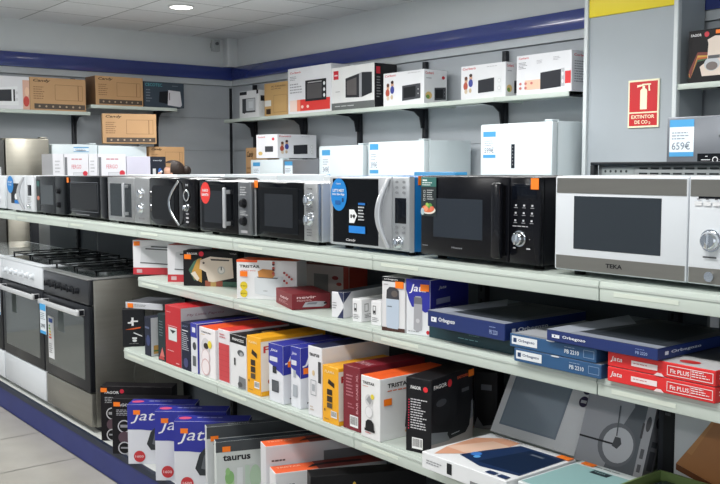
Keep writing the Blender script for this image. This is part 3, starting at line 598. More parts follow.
for pl, pr, pt, lb, yy in ((352.3, 361.5, 298.5, 'small white box with tiny icons, left one of the pair before the coffee grinder carton', .035), (371, 381, 300.5, 'small white box with tiny icons, touching the coffee grinder carton', .04)):
    carton('small_carton', lb, 'carton', GT, pl, pr, pt, .26, Z2, yy, 6, col=(230, 230, 232), prints={'F': [('g', .2, .45, .5, .8, .05, (110, 110, 112)), ('r', .25, .5, .45, .6, (60, 60, 62)), ('l', .15, .1, .8, .32, 3, (130, 130, 132))], 'R': [('g', .06, .45, .14, .8, .01, (110, 110, 112)), ('e', .3, .5, .04, .3, (40, 40, 44)), ('l', .06, .15, .2, .35, 3, (120, 120, 122))]})
pf = [('r', 0, .92, 1, 1, (30, 32, 36)), ('t', 'Orbegozo', .1, .94, .035, (235, 235, 235), .6, .01), ('r', 0, 0, 1, .07, (74, 46, 40)), ('p', [(.2, .12), (.25, .06), (.7, .05), (.75, .12), (.76, .6), (.2, .6)], (190, 204, 220)), ('p', [(.2, .6), (.76, .6), (.74, .76), (.6, .82), (.34, .82), (.22, .76)], (60, 60, 66)), ('e', .56, .7, .14, .06, (100, 92, 88)), ('r', .25, .45, .45, .47, (120, 130, 140)), ('l', .1, .84, .35, .87, 1, (120, 120, 120))]
carton('coffee_grinder_carton', 'narrow white carton picturing a pale coffee grinder with black lid', 'carton', GT, 382, 405, 276.5, .16, Z2, .0, 14, col=(224, 224, 226), prints={'F': pf}, st=('F', .78, .87))
pf = [('p', [(0, 1), (1, 1), (1, .45), (.8, .42), (.5, .5), (.25, .5), (.12, .62), (0, .8)], (44, 48, 158)), ('t', 'Jata', .13, .74, .17, (238, 238, 240), .72, .012, .25), ('p', [(.32, .1), (.34, .62), (.4, .7), (.62, .7), (.68, .6), (.68, .1), (.5, .06)], (168, 168, 174)), ('r', .34, .56, .68, .68, (110, 110, 118)), ('c', .5, .26, .08, (200, 200, 204)), ('c', .93, .07, .07, (205, 40, 50)), ('l', .1, .04, .7, .07, 1, (140, 140, 140))]
carton('coffee_grinder_carton', 'blue and white carton picturing a grey coffee grinder', 'carton', GT, 406.3, 430, 278.5, .26, Z2, .02, 14, col=(226, 228, 232), fc={'R': (40, 42, 140), 'T': (40, 42, 140)}, prints={'F': pf, 'R': [('t', 'Jata', .2, .8, .07, (220, 220, 230), .2, .01, .25), ('r', .15, .55, .5, .65, (160, 164, 200)), ('l', .12, .3, .55, .5, 5, (120, 124, 180))]}, st=('F', .8, .86))
# flat scale cartons
def orb(fr_, sc=1): return []
zt = fz(322.6, fx(429, .04, 1.25), .04)
carton('flat_carton', 'dark teal flat carton under the first blue one', 'carton', 'flat cartons on the middle shelf', 429, 514, 322.6, .34, Z2, .04, 0, col=(14, 56, 66), prints={'F': [('l', .37, .3, .75, .4, 1, (120, 170, 176)), ('l', .5, .62, .62, .7, 1, (90, 140, 146)), ('e', .53, .93, .05, .08, (190, 205, 205))]})
OF = [('r', .055, .36, .075, .66, (232, 236, 242)), ('r', .075, .58, .13, .66, (232, 236, 242)), ('r', .075, .36, .13, .44, (232, 236, 242)), ('r', .09, .44, .13, .58, (232, 236, 242)), ('t', 'Orbegozo', .16, .36, .34, (232, 236, 242), .22, .02), ('t', 'PB 2220', .82, .28, .26, (150, 165, 205), .1, .015), ('l', .82, .62, .92, .74, 1, (130, 145, 190))]
OR = [('r', .08, .36, .12, .66, (220, 226, 236)), ('t', 'Orbegozo', .15, .36, .32, (220, 226, 236), .36, .02)]
OT = [('r', 0, 0, 1, .34, (150, 156, 170)), ('r', .22, .1, 1, 1, (52, 58, 66)), ('p', [(0, 0), (.22, 0), (.3, .7), (0, 1)], (168, 174, 186)), ('r', .35, .18, .9, .9, (40, 46, 52))]
carton('scale_carton', 'blue flat scale carton lying on the dark teal one, left of its twin', 'carton', GS, 427.6, 505, 310.5, .40, zt+.001, -.015, 0, col=(22, 44, 104), fc={'T': (120, 128, 142)}, prints={'F': OF, 'R': OR, 'T': OT})
PB = [('r', .03, .22, .34, .85, (226, 230, 234)), ('t', 'Orbegozo', .11, .4, .26, (30, 60, 100), .2, .02), ('r', .05, .38, .09, .7, (30, 60, 100)), ('t', 'PB 2210', .66, .3, .3, (210, 218, 228), .16, .02), ('l', .66, .68, .85, .78, 1, (150, 170, 195)), ('g', .87, .25, .985, .8, .005, (130, 155, 185)), ('e', .5, .97, .05, .06, (210, 214, 220))]
xa = fx(514, -.02, 1.2); hp = (1.2485-Z2)/2
for k, (lb, dx) in enumerate((('lower of two steel-blue flat cartons with white label ends, on the middle shelf', 0), ('upper of two steel-blue flat cartons with white label ends, on the middle shelf', -.018))):
    carton('scale_carton', lb, 'carton', GS, 0, 0, 0, .36, Z2+k*hp, -.02, 0, col=(40, 84, 128), fc={'T': (150, 154, 160)}, prints={'F': PB, 'T': [('r', .04, .04, .96, .3, (175, 178, 184)), ('r', .05, .34, .95, .95, (120, 126, 134))]}, h=hp-.002, w_=.322, x=xa+dx)
JR = [('t', 'Jata', .03, .3, .42, (240, 225, 225), .12, .01, .2), ('r', .24, .3, .49, .66, (238, 222, 222)), ('l', .26, .4, .47, .52, 1, (190, 90, 90)), ('g', .58, .18, .985, .82, .006, (238, 222, 222)), ('t', 'Fit PLUS', .61, .34, .28, (240, 228, 228), .17, .02), ('l', .80, .28, .96, .72, 3, (240, 228, 228)), ('r', .79, .24, .793, .76, (238, 222, 222)), ('p', [(.46, 0), (.56, 0), (.53, .2), (.49, .2)], (230, 214, 214))]
xr = fx(607.5, -.015, 1.2)
for k, lb in enumerate(('lower of two bright red flat scale cartons at the right end of the middle shelf', 'upper of two bright red flat scale cartons at the right end of the middle shelf')):
    carton('scale_carton', lb, 'carton', GS, 0, 0, 0, .36, Z2+k*hp, -.015, 0, col=(222, 42, 44), fc={'T': (196, 196, 198)}, prints={'F': JR, 'R': [('l', .05, .3, .4, .7, 2, (240, 222, 222))], 'T': [('e', .7, .12, .09, .05, (205, 50, 50)), ('l', .3, .08, .55, .15, 1, (130, 130, 130)), ('r', .05, .3, .95, .95, (60, 62, 68))]}, h=hp-.002, w_=.322, x=xr)
carton('scale_carton', 'blue flat scale carton resting across the steel-blue and red ones', 'carton', GS, 547, 658.5, 329.5, .40, Z2+2*hp+.0005, -.035, 0, col=(22, 44, 104), fc={'T': (120, 128, 142)}, prints={'F': OF, 'R': OR, 'T': OT})
carton('scale_carton', 'dark flat carton on the middle shelf past the red ones, at the right edge', 'carton', GS, 0, 0, 0, .36, Z2, .12, 0, col=(150, 30, 34), fc={'T': (70, 72, 78)}, h=hp, w_=.33, x=xr+.33, prints={'F': JR})

# ---------------------------------------------------------------- cartons, lower shelf
Y3 = -.085
X3 = fx(123.5, -.085, 1); H3 = fz(310, X3, -.085)-Z3
def row(*a, **k): return carton(*a, **k)
TT = [('r', .25, .62, .45, .66, (232, 232, 234)), ('r', .42, .56, .52, .78, (232, 232, 234)), ('r', .38, .66, .72, .70, (232, 232, 234)), ('p', [(.12, .46), (.5, .5), (.85, .53), (.82, .49), (.5, .46)], (214, 92, 40)), ('p', [(.5, .36), (.9, .26), (.9, .29), (.52, .39)], (210, 210, 214)),
      ('r', .44, .2, .66, .25, (214, 214, 216)), ('e', .55, .16, .1, .035, (214, 214, 216)), ('l', .3, .06, .9, .09, 1, (130, 130, 130))]
row('iron_carton', 'black carton with white cross-shaped lettering at the left end of the lower shelf', 'carton', GK, 122.5, 144.2, 311, .07, Z3, -.086, 60, h=H3, col=(30, 31, 35), fc={'L': (70, 66, 62)}, prints={'F': TT, 'L': [('r', .2, .72, .7, .84, (170, 160, 150)), ('r', .2, .4, .7, .5, (190, 180, 170))]})
row('appliance_carton', 'narrow dark carton with a white picture side, second on the lower shelf', 'carton', GK, 144.6, 150.7, 308.5, .3, Z3, -.08, 0, h=H3-.002, col=(34, 38, 54), fc={'R': (206, 208, 212)}, prints={'F': [('e', .6, .4, .3, .14, (46, 60, 110)), ('r', .1, .7, .8, .75, (90, 100, 130))], 'R': [('r', .05, .06, .25, .28, (196, 150, 80)), ('r', .05, .12, .25, .16, (90, 120, 60)), ('l', .15, .4, .22, .85, 7, (60, 64, 72)), ('e', .6, .4, .2, .2, (90, 92, 98))]})
row('appliance_carton', 'dark green-black carton with red triangles at its foot on the lower shelf', 'carton', GK, 158, 165.3, 313, .3, Z3, -.08, 0, col=(32, 48, 52), prints={'F': [('p', [(.1, .03), (.5, .22), (.9, .03)], (180, 60, 60)), ('p', [(.3, .1), (.6, .3), (.9, .1)], (206, 110, 104)), ('l', .2, .5, .8, .85, 6, (96, 112, 116))]})
row('appliance_carton', 'tall red carton with a white pocket-shaped emblem on the lower shelf', 'carton', GK, 165.6, 181, 304.5, .34, Z3, Y3, 0, col=(186, 32, 42), fc={'R': (196, 192, 196), 'T': (190, 30, 40)}, prints={'F': [('r', .22, .42, .76, .6, (206, 212, 212)), ('p', [(.22, .6), (.36, .6), (.5, .53), (.64, .6), (.76, .6), (.76, .64), (.22, .64)], (206, 212, 212)), ('p', [(.3, .6), (.5, .54), (.7, .6)], (50, 52, 56)), ('r', .2, .66, .8, .672, (225, 170, 172)), ('l', .1, .88, .5, .9, 1, (226, 180, 182)), ('l', .15, .22, .75, .25, 1, (226, 180, 182)), ('r', .7, .05, .9, .065, (226, 180, 182))],
     'R': [('t', 'My Little Paprika', .1, .84, .05, (150, 80, 96), .6, 0, .2)], 'T': [('r', .0, .55, 1, 1, (180, 176, 180))]})
row('appliance_carton', 'narrow navy carton with fine white text right of the tall red one', 'carton', GK, 181.6, 190.6, 321.5, .34, Z3, Y3, 0, col=(30, 34, 56), prints={'F': [('t', 'JEAT', .15, .9, .04, (120, 130, 160), .6), ('r', .1, .82, .75, .84, (220, 220, 226)), ('l', .1, .4, .85, .78, 9, (190, 192, 202)), ('e', .5, .16, .25, .1, (60, 64, 110))]})
J = (44, 50, 156)
row('jug_carton', 'narrow blue and white carton squeezed right of the narrow navy one', 'carton', GK, 191, 197.3, 322.5, .34, Z3, Y3, 0, col=(218, 220, 226), fc={'R': J, 'T': J}, prints={'F': [('r', 0, .72, 1, 1, J), ('r', .25, .82, .75, .92, (220, 222, 230)), ('e', .6, .55, .28, .08, (60, 64, 70)), ('r', .3, .15, .8, .35, (90, 96, 100))]})
TF = [('t', 'TRISTAR', .15, .89, .03, (30, 30, 32), .6, .02), ('l', .15, .84, .5, .86, 1, (210, 170, 50)), ('c', .42, .62, .26, (206, 204, 206)), ('e', .45, .63, .15, .065, (50, 44, 42)), ('c', .68, .68, .12, (226, 206, 60)), ('c', .42, .4, .26, (214, 196, 198)), ('c', .42, .4, .22, (236, 228, 230)), ('c', .42, .2, .26, (214, 180, 182)), ('c', .42, .2, .22, (236, 226, 228))]
row('iron_carton', 'white carton with three round pictures and orange lid, narrow, mid lower shelf', 'carton', GK, 199.3, 215.5, 326, .32, Z3, -.075, 0, col=(234, 230, 232), fc={'T': (238, 92, 42)}, prints={'F': TF, 'R': [('t', 'TRISTAR', .06, .86, .05, (24, 24, 26), .5, .03), ('p', [(.14, .2), (.2, .5), (.3, .6), (.3, .2)], (40, 40, 44))]})
row('appliance_carton', 'white carton with a large ruled red block beside the one with round pictures', 'carton', GK, 218.5, 230, 328.5, .32, Z3, -.07, 0, col=(222, 218, 222), fc={'T': (220, 60, 52)}, prints={'F': [('r', .06, .03, .96, .74, (198, 64, 70))]+[('r', .06, .12+.1*k, .96, .125+.1*k, (176, 46, 54)) for k in range(6)]+[('l', .15, .82, .8, .92, 2, (190, 90, 96))]})
row('appliance_carton', 'white carton with black top band and small grey pictures on the lower shelf', 'carton', GK, 230.4, 246.6, 333.5, .34, Z3, -.07, 0, col=(224, 224, 226), fc={'T': (32, 32, 34)}, prints={'F': [('r', 0, .84, 1, 1, (30, 30, 32)), ('t', 'PRINCESS', .15, .89, .05, (225, 225, 225), .7, .02), ('e', .66, .68, .2, .06, (80, 82, 86)), ('e', .7, .66, .1, .04, (170, 172, 176)), ('r', .25, .42, .34, .56, (60, 60, 64)), ('p', [(.5, .0), (.55, .24), (.95, .22), (.95, .02)], (120, 122, 126)), ('e', .62, .08, .14, .05, (70, 70, 74))],
     'T': [('e', .6, .45, .25, .1, (190, 160, 100)), ('t', 'PRINCESS', .2, .6, .1, (190, 60, 50), .5)]})
YF = (240, 172, 28)
YL = [('t', 'FLAMA', .16, .88, .045, (250, 226, 170), .6, .02), ('p', [(.35, .7), (.75, .64), (.75, .72), (.4, .78)], (50, 40, 36)), ('r', .3, .5, .62, .6, (56, 46, 40)), ('r', .3, .38, .62, .48, (56, 46, 40)), ('r', .3, .27, .62, .36, (80, 66, 50)), ('r', .12, .2, .2, .24, (130, 90, 40)), ('bar', .55, .12, .92, .24), ('l', .15, .04, .6, .08, 1, (180, 130, 40))]
YR = [('r', .0, 0, .95, .94, (236, 226, 214)), ('t', 'FREIDORA', .04, .74, .12, (190, 40, 44), .9, .03), ('e', .35, .3, .22, .14, (206, 150, 70)), ('e', .3, .24, .2, .1, (180, 70, 40)), ('e', .7, .4, .16, .12, (214, 160, 80)), ('r', 0, 0, 1, .08, YF)]
row('fryer_carton', 'yellow carton with dark product pictures, left one of the two yellow cartons', 'carton', GK, 247, 260.8, 335, .34, Z3, -.075, 0, col=YF, prints={'F': YL, 'R': YR})
JF = [('p', [(0, 1), (1, 1), (1, .5), (.8, .54), (.6, .56), (.3, .62), (0, .66)], J), ('t', 'Jata', .12, .86, .06, (226, 228, 238), .5, .01, .25), ('r', .08, .70, .62, .78, (214, 216, 228)), ('r', .28, .5, .55, .62, (50, 52, 56)), ('r', .22, .18, .7, .38, (66, 70, 76)), ('r', .27, .2, .65, .36, (86, 90, 96))]
JS = [('r', 0, .58, 1, 1, J), ('p', [(0, .6), (.2, .72), (.45, .74), (.8, .66), (1, .7), (1, .58), (0, .5)], J), ('t', 'Jata', .03, .68, .2, (232, 232, 240), .5, .015, .25), ('e', .5, .36, .24, .22, (40, 42, 46)), ('e', .5, .36, .16, .14, (90, 92, 98)), ('l', .1, .05, .25, .1, 1, (90, 90, 96))]
row('waffle_maker_carton', 'blue and white carton with a black round appliance on its side, left of its twin', 'carton', GK, 269, 283.3, 342.5, .30, Z3, -.075, 0, col=(224, 226, 232), fc={'T': J}, prints={'F': JF, 'R': JS}, st=('R', .13, .68))
JF2 = [q if q[0] != 'r' or q[2] > .65 else ('r', q[1], q[2], q[3], q[4], (170, 176, 184)) for q in JF]
row('waffle_maker_carton', 'blue and white carton with pale grey pictures on its front, right of its twin', 'carton', GK, 291, 300.6, 346, .30, Z3, -.06, 0, col=(224, 226, 232), fc={'T': J}, prints={'F': JF2, 'R': JS}, st=('R', .1, .62))
row('juicer_carton', 'white carton with dark blue lid and small pictures between blue and yellow cartons', 'carton', GK, 308.3, 322, 345, .34, Z3, -.075, 0, col=(226, 226, 230), fc={'T': (34, 38, 64), 'R': (226, 226, 230)}, prints={'F': [('t', 'taurus', .12, .86, .05, (40, 40, 46), .7, .02), ('e', .4, .62, .1, .04, (214, 190, 150)), ('g', .2, .3, .6, .52, .03, (150, 154, 160)), ('r', .3, .36, .5, .46, (170, 174, 180)), ('r', .75, .5, .95, .8, (60, 60, 66)), ('l', .15, .06, .5, .14, 2, (190, 170, 150))]})
row('fryer_carton', 'yellow carton beside the maroon one, right one of the two yellow cartons', 'carton', GK, 322.6, 338.5, 364.5, .30, Z3, -.085, 0, col=YF, prints={'F': YL, 'R': YR})
MR = (122, 24, 40)
row('knife_set_carton', 'maroon carton with vertical white lettering on the lower shelf', 'carton', GK, 343.2, 360, 364, .32, Z3, -.075, 0, col=MR, prints={'F': [('t', 'BAR CAKE XL', .90, .28, .05, (206, 150, 158), .62, .02, 0, 1), ('l', .2, .5, .62, .86, 7, (190, 120, 130)), ('bar', .42, .06, .9, .24), ('l', .3, .32, .7, .42, 2, (180, 110, 120))], 'R': [('t', 'DRINK', .08, .74, .15, (226, 180, 186), .55, .01)], 'T': [('t', 'DRINK', .1, .15, .12, (206, 150, 158), .8)]})
TF2 = [('t', 'TRISTAR', .1, .87, .045, (30, 30, 32), .62, .02), ('l', .1, .82, .5, .84, 1, (210, 120, 90)), ('c', .44, .62, .2, (206, 206, 208)), ('p', [(.3, .62), (.5, .55), (.6, .63), (.45, .7)], (150, 152, 156)), ('c', .62, .69, .09, (226, 206, 60)), ('c', .44, .43, .2, (206, 206, 208)), ('c', .44, .43, .17, (232, 232, 234)), ('l', .25, .07, .7, .1, 1, (200, 60, 60)),
       ('p', [(.26, .16), (.28, .27), (.4, .31), (.58, .31), (.7, .26), (.72, .14)], (30, 30, 32)), ('r', .22, .12, .76, .16, (30, 30, 32))]
row('sandwich_maker_carton', 'white carton with orange lid picturing a black appliance, beside the black carton', 'carton', GK, 361, 380, 374.5, .34, Z3, -.09, 0, col=(232, 232, 232), fc={'T': (240, 96, 36)}, prints={'F': TF2, 'R': [('t', 'TRISTAR', .1, .84, .07, (24, 24, 26), .32, .03), ('l', .1, .76, .5, .8, 1, (220, 110, 70)), ('p', [(.34, .16), (.36, .5), (.5, .66), (.8, .72), (.95, .6), (.95, .15)], (26, 26, 30)), ('p', [(.34, .08), (.36, .18), (.9, .18), (.85, .06)], (196, 140, 90)), ('e', .65, .4, .14, .1, (56, 56, 60))]}, st=('R', .1, .62))
FB = [('t', 'FAGOR', .2, .85, .045, (238, 238, 238), .4, .02), ('c', .78, .865, .09, (220, 42, 52)), ('l', .2, .3, .85, .72, 12, (206, 206, 210)), ('bar', .26, .05, .68, .2)]+[('c', .14, .7-.035*k, .022, (220, 42, 80)) for k in range(12)]
FS = [('p', [(0, 0), (1, 0), (1, .55), (.5, .2), (0, .3)], (120, 122, 128)), ('p', [(0, 0), (1, 0), (1, .3), (.4, .1), (0, .14)], (160, 150, 148)), ('t', 'FAGOR', .05, .86, .055, (236, 236, 236), .3, .02), ('c', .42, .885, .05, (220, 42, 52)), ('t', 'EASYGRILL', .6, .9, .04, (230, 90, 50), .3, .02), ('e', .22, .56, .2, .2, (24, 24, 28)), ('e', .22, .66, .12, .05, (60, 62, 68)),
      ('p', [(.62, .4), (.64, .72), (.7, .8), (.9, .8), (.96, .72), (.94, .4)], (16, 16, 20)), ('p', [(.62, .42), (.94, .42), (.9, .2), (.8, .12), (.42, .12), (.36, .2), (.46, .36)], (20, 20, 24)), ('l', .46, .15, .66, .18, 1, (170, 170, 176)), ('r', .7, .7, .88, .75, (80, 82, 88))]
row('grill_carton', 'black carton with white text list and bar code, picturing a sandwich grill', 'carton', GK, 405.8, 431.2, 376.5, .3, Z3, -.075, 14, col=(24, 24, 28), prints={'F': FB, 'R': FS}, pd=473, st=('R', .93, .93))
row('grill_carton', 'black grill carton standing deeper on the lower shelf behind the scales', 'carton', GK, 474, 497.5, 371, .10, Z3, .30, 30, col=(22, 22, 26), prints={'F': [('p', [(.15, .1), (.1, .6), (.3, .86), (.8, .84), (.9, .5), (.85, .12)], (12, 12, 15)), ('r', .3, .68, .75, .78, (70, 72, 80)), ('p', [(0, 0), (.15, .2), (.4, .05), (1, .1), (1, 0)], (110, 108, 110))]})
# small boxes lying on the first two cartons of the lower shelf
carton('small_carton', 'silver and white flat box lying on top of the black carton at the shelf end', 'carton', GK, 125, 0, 0, .22, Z3+H3, -.05, 30, col=(196, 198, 204), fc={'T': (90, 92, 98)}, h=.034, w_=.24, st=('F', .14, .5), prints={'F': [('l', .25, .3, .6, .7, 2, (120, 120, 124))]})

# bathroom scales
def scale_box(name, label, L, Wd, th, loc, tiltdeg, col, topart, group='boxed bathroom scales', side=None):
    g = G(); g.box(-Wd/2, Wd/2, 0, L, 0, th, card(col), .0018, 1); F = faces(-Wd/2, Wd/2, 0, L, 0, th); g.draw(F['T'], topart)
    if side: g.draw(F[side[0]], side[1])
    o = g.obj(name, None, loc, smooth=False, rot=(R(tiltdeg), 0, 0)); return tag(o, label, 'carton', group), F
NV = (18, 44, 84)
o, F = scale_box('scale_carton', 'white carton lying flat with a navy glass scale picture, overhanging the lower shelf', .32, .365, .054, (-1.945, -.155, Z3+.0005), 0, (228, 230, 232),
    [('p', [(.12, .04), (.04, .3), (.02, .75), (.2, .96), (.4, .96), (.42, .6), (.3, .3)], (216, 160, 130)), ('p', [(.04, .3), (.3, .3), (.5, .8), (.2, .8)], (226, 190, 168)), ('p', [(.28, .22), (.34, .5), (.45, .9), (.96, .9), (.98, .2), (.6, .12)], NV), ('p', [(.5, .2), (.6, .85), (.96, .85), (.96, .25)], (16, 34, 62)), ('e', .36, .36, .05, .06, (60, 120, 200)), ('e', .42, .3, .03, .04, (90, 160, 220)), ('r', .68, .74, .82, .78, (90, 100, 116)),
     ('r', .74, .03, .84, .1, (30, 50, 90)), ('r', .87, .03, .97, .1, (30, 50, 90)), ('l', .1, .93, .6, .96, 1, (150, 152, 156))], side=('F', [('r', .32, .2, .38, .85, (30, 32, 36)), ('l', .06, .3, .28, .6, 2, (150, 152, 156)), ('r', .6, .0, .7, .3, (120, 122, 124))]))
fr = F['T']; sticker(o, fr, .93, .93, .05, .028); g = G(); g.draw(F['R'], [('r', .45, .25, .6, .75, (40, 42, 46)), ('r', .8, .3, .97, .7, (40, 42, 46))]); g.obj('side_print', o, smooth=False)
o, F = scale_box('scale_carton', 'white carton leaning back on the lower shelf with a pale blue-grey scale picture', .34, .375, .045, (-2.035, .30, Z3+.002), 61, (236, 238, 242),
    [('r', .08, .1, .76, .98, (132, 146, 160)), ('r', .1, .12, .74, .96, (142, 156, 170)), ('r', .38, .78, .54, .85, (36, 42, 50)), ('r', .42, .70, .5, .73, (70, 80, 90)), ('c', .92, .67, .05, (52, 40, 76)), ('c', .92, .54, .05, (52, 40, 76)), ('r', .89, .655, .95, .685, (214, 216, 222)), ('r', .89, .525, .95, .555, (214, 216, 222))])
o, F = scale_box('scale_carton', 'grey carton leaning back with a white circle and tape motif, right of the pale one', .30, .255, .05, (-1.712, .30, Z3+.002), 70, (98, 104, 112),
    [('p', [(0, 0), (.45, 0), (.55, .4), (.7, .7), (.6, .95), (0, .95)], (170, 172, 180)), ('r', 0, .9, .62, .92, (40, 42, 46)), ('c', .56, .27, .27, (110, 114, 122)), ('c', .58, .27, .22, (206, 208, 214)), ('r', 0, .26, .58, .28, (36, 38, 42)), ('p', [(.5, .25), (.52, .35), (.6, .35), (.63, .29), (.58, .23)], (60, 64, 70)), ('p', [(.53, .36), (.55, .36), (.51, .68), (.49, .68)], (90, 94, 100)), ('r', .88, 0, 1, 1, (176, 176, 182)), ('e', .94, .56, .035, .08, (70, 70, 76)), ('r', .91, .2, .96, .3, (90, 90, 96)), ('r', .91, .06, .96, .14, (90, 90, 96)), ('r', .86, .4, .89, .56, (60, 60, 66))],
    side=('R', [('r', 0, 0, 1, 1, (150, 150, 156)), ('e', .6, .5, .06, .3, (70, 70, 76)), ('r', .1, .2, .3, .8, (90, 90, 96)), ('r', .34, .2, .4, .8, (90, 90, 96))]))
o, F = scale_box('scale_carton', 'pale mint scale carton lying flat at the shelf edge', .30, .213, .05, (-1.648, -.115, Z3+.0005), 0, (214, 222, 222),
    [('r', .04, .03, .97, .86, (140, 178, 178)), ('r', .4, .74, .7, .84, (30, 44, 50)), ('l', .44, .77, .66, .81, 1, (120, 150, 150)), ('l', .3, .9, .9, .94, 1, (110, 120, 122))])
sticker(o, F['T'], .2, .93, .045, .025)
# open green tray with a navy product
t = thing('appliance_carton', 'open green-rimmed carton holding a navy lid, at the lower shelf edge', 'carton', (-1.30, .08, Z3+.0005), 0)
gm = M((118, 140, 84), .5); a, b, c, d, hh = -.225, .225, -.18, .18, .065
g = G(); g.box(a, b, c, d, 0, .004, gm); g.box(a, a+.006, c, d, .004, hh, gm); g.box(b-.006, b, c, d, .004, hh, gm); g.box(a, b, c, c+.006, .004, hh, gm); g.box(a, b, d-.006, d, .004, hh, gm); g.obj('tray', t, smooth=False)
g = G(); g.box(a+.02, b-.02, c+.02, d-.02, .004, .05, M((28, 38, 66), .25), .02, 4); g.obj('lid', t)
def upright(name, label, x0, x1, y0, y1, h, col, prints, z=Z3, group=None, cat='carton', fc=None):
    g = G(); g.box(x0, x1, y0, y1, 0, h, card(col), .0018, 1, faces={k: card(c) for k, c in (fc or {}).items()}); F = faces(x0, x1, y0, y1, 0, h)
    cx, cy = (x0+x1)/2, (y0+y1)/2
    for k, p in prints.items(): g.draw(F[k], p)
    bmesh.ops.translate(g.bm, verts=g.bm.verts, vec=(-cx, -cy, 0)); o = g.obj(name, None, (cx, cy, z+.0005), smooth=False)
    for q in F.values(): q.O -= Vector((cx, cy, 0))
    return tag(o, label, cat, group), F
upright('appliance_carton', 'plain black carton standing between the grey scale and the board carton', -1.56, -1.505, .30, .56, .3, (20, 20, 23), {'F': [('r', .0, .0, .3, 1, (34, 36, 42)), ('l', .4, .7, .9, .9, 3, (60, 60, 66))]})
upright('kitchen_scale_carton', 'white carton picturing a wooden chopping board, right end of the lower shelf', -1.50, -1.08, .29, .37, .31, (204, 206, 208),
        {'F': [('p', [(.02, .28), (.36, .9), (1, .98), (1, -.0), (.6, .08)], (180, 122, 74)), ('p', [(.02, .28), (.6, .08), (.6, .03), (.02, .22)], (110, 64, 34)), ('p', [(.18, .98), (.32, .86), (.7, .92), (.8, .98)], (200, 40, 36)), ('p', [(.1, .42), (.3, .8), (.32, .8), (.14, .4)], (192, 136, 84))]})
upright('appliance_carton', 'grey carton at the back of the lower shelf beyond the board carton', -1.06, -.8, .2, .5, .29, (120, 122, 128), {})

# ---------------------------------------------------------------- cartons on the base deck
YB = -.13
FD = [('t', 'FAGOR', .06, .86, .05, (214, 214, 216), .2, .02), ('c', .3, .91, .03, (200, 30, 60)), ('l', .06, .68, .3, .8, 4, (170, 170, 174)), ('r', .3, .82, .9, .83, (190, 40, 56)), ('c', .16, .5, .085, (196, 196, 200)), ('c', .16, .5, .07, (24, 24, 26)), ('r', .11, .48, .21, .53, (150, 150, 154)), ('c', .16, .30, .08, (84, 62, 72)), ('c', .16, .11, .085, (196, 196, 200)), ('c', .16, .11, .07, (24, 24, 26)), ('r', .11, .1, .21, .13, (150, 150, 154))]
carton('hob_carton', 'black carton furthest left on the base deck, hidden by its twin but for one edge', 'carton', GB, 101.2, 0, 386, .1, ZP+.001, -.09, 47, col=(26, 24, 28), w_=.42, prints={'F': FD}, st=('F', .05, .93))
carton('hob_carton', 'black carton with round grey emblems on the base deck left of the blue ones', 'carton', GB, 112.4, 0, 398.5, .085, ZP+.002, YB-.01, 49, col=(26, 24, 28), w_=.42, prints={'F': FD}, st=('F', .07, .9))
def jprints(px_): return [('r', 0, .58, 1, 1, J), ('p', [(0, .60), (.3, .57), (.7, .54), (1, .58), (1, .62), (0, .62)], J), ('t', 'Jata', .05, .68, .22, (236, 236, 242), .46, .0, .3), ('p', [(.34, .24), (.28, .34), (.34, .54), (.44, .66), (.95, .66), (.95, .1), (.42, .08), (.46, .24)], (56, 60, 64)), ('p', [(.36, .34), (.4, .52), (.48, .6), (.5, .3)], (100, 104, 110)), ('c', .17, .13, .085, (196, 50, 56)), ('t', '1600', .11, .11, .04, (236, 210, 210), .12)]
for k, (p_, pt_, lb, ww) in enumerate(((128, 404.5, 'leftmost of three blue and white cartons on the base deck, beside the black ones', .36), (155.5, 411.5, 'middle one of three blue and white cartons on the base deck', .36), (174.6, 421.5, 'rightmost of three blue and white cartons on the base deck', .36))):
    carton('iron_carton', lb, 'carton', GB, p_, 0, pt_, .115, ZP, YB-.012, 50, col=(222, 224, 230), fc={'T': J, 'R': J, 'L': J}, w_=ww, prints={'F': jprints(0), 'T': [('e', .12, .5, .09, .2, (226, 90, 130)), ('l', .28, .35, .7, .65, 1, (170, 172, 220))]}, st=('F', .14, .87))
TA = [('r', 0, .86, 1, 1, (66, 70, 74)), ('t', 'taurus', .06, .74, .08, (40, 42, 46), .24, .03), ('p', [(.07, .08), (.08, .36), (.16, .36), (.155, .08)], (226, 230, 228)), ('r', .08, .36, .155, .5, (176, 206, 160)), ('e', .115, .52, .04, .09, (136, 184, 118)), ('e', .10, .6, .02, .05, (150, 196, 130)), ('r', .18, .1, .23, .64, (222, 226, 228)), ('r', .25, .1, .29, .66, (192, 212, 196)), ('e', .34, .5, .05, .16, (180, 206, 180)), ('r', .42, .1, .5, .6, (200, 206, 210))]
carton('jug_carton', 'grey and white carton mostly hidden behind a similar one on the base deck', 'carton', GB, 207.5, 0, 427.5, .05, ZP, YB-.005, 70, col=(200, 204, 206), fc={'T': (62, 66, 72)}, w_=.5, prints={'F': TA, 'T': [('t', 'taurus', .2, .3, .3, (190, 194, 196), .2)]}, st=('F', .07, .86))
carton('jug_carton', 'grey and white carton with green plant picture beside the orange-topped ones', 'carton', GB, 216.5, 0, 442.5, .05, ZP, YB-.015, 70, col=(204, 210, 208), fc={'T': (48, 54, 60)}, w_=.52, prints={'F': TA}, st=('F', .09, .90))
TB = [('t', 'TRISTAR', .04, .62, .16, (24, 24, 26), .3, .03), ('l', .05, .82, .2, .86, 1, (90, 90, 90)), ('r', .5, .0, 1, .9, (120, 120, 124)), ('p', [(.34, 0), (.4, .5), (.7, .7), (1, .7), (1, 0)], (40, 40, 44))]
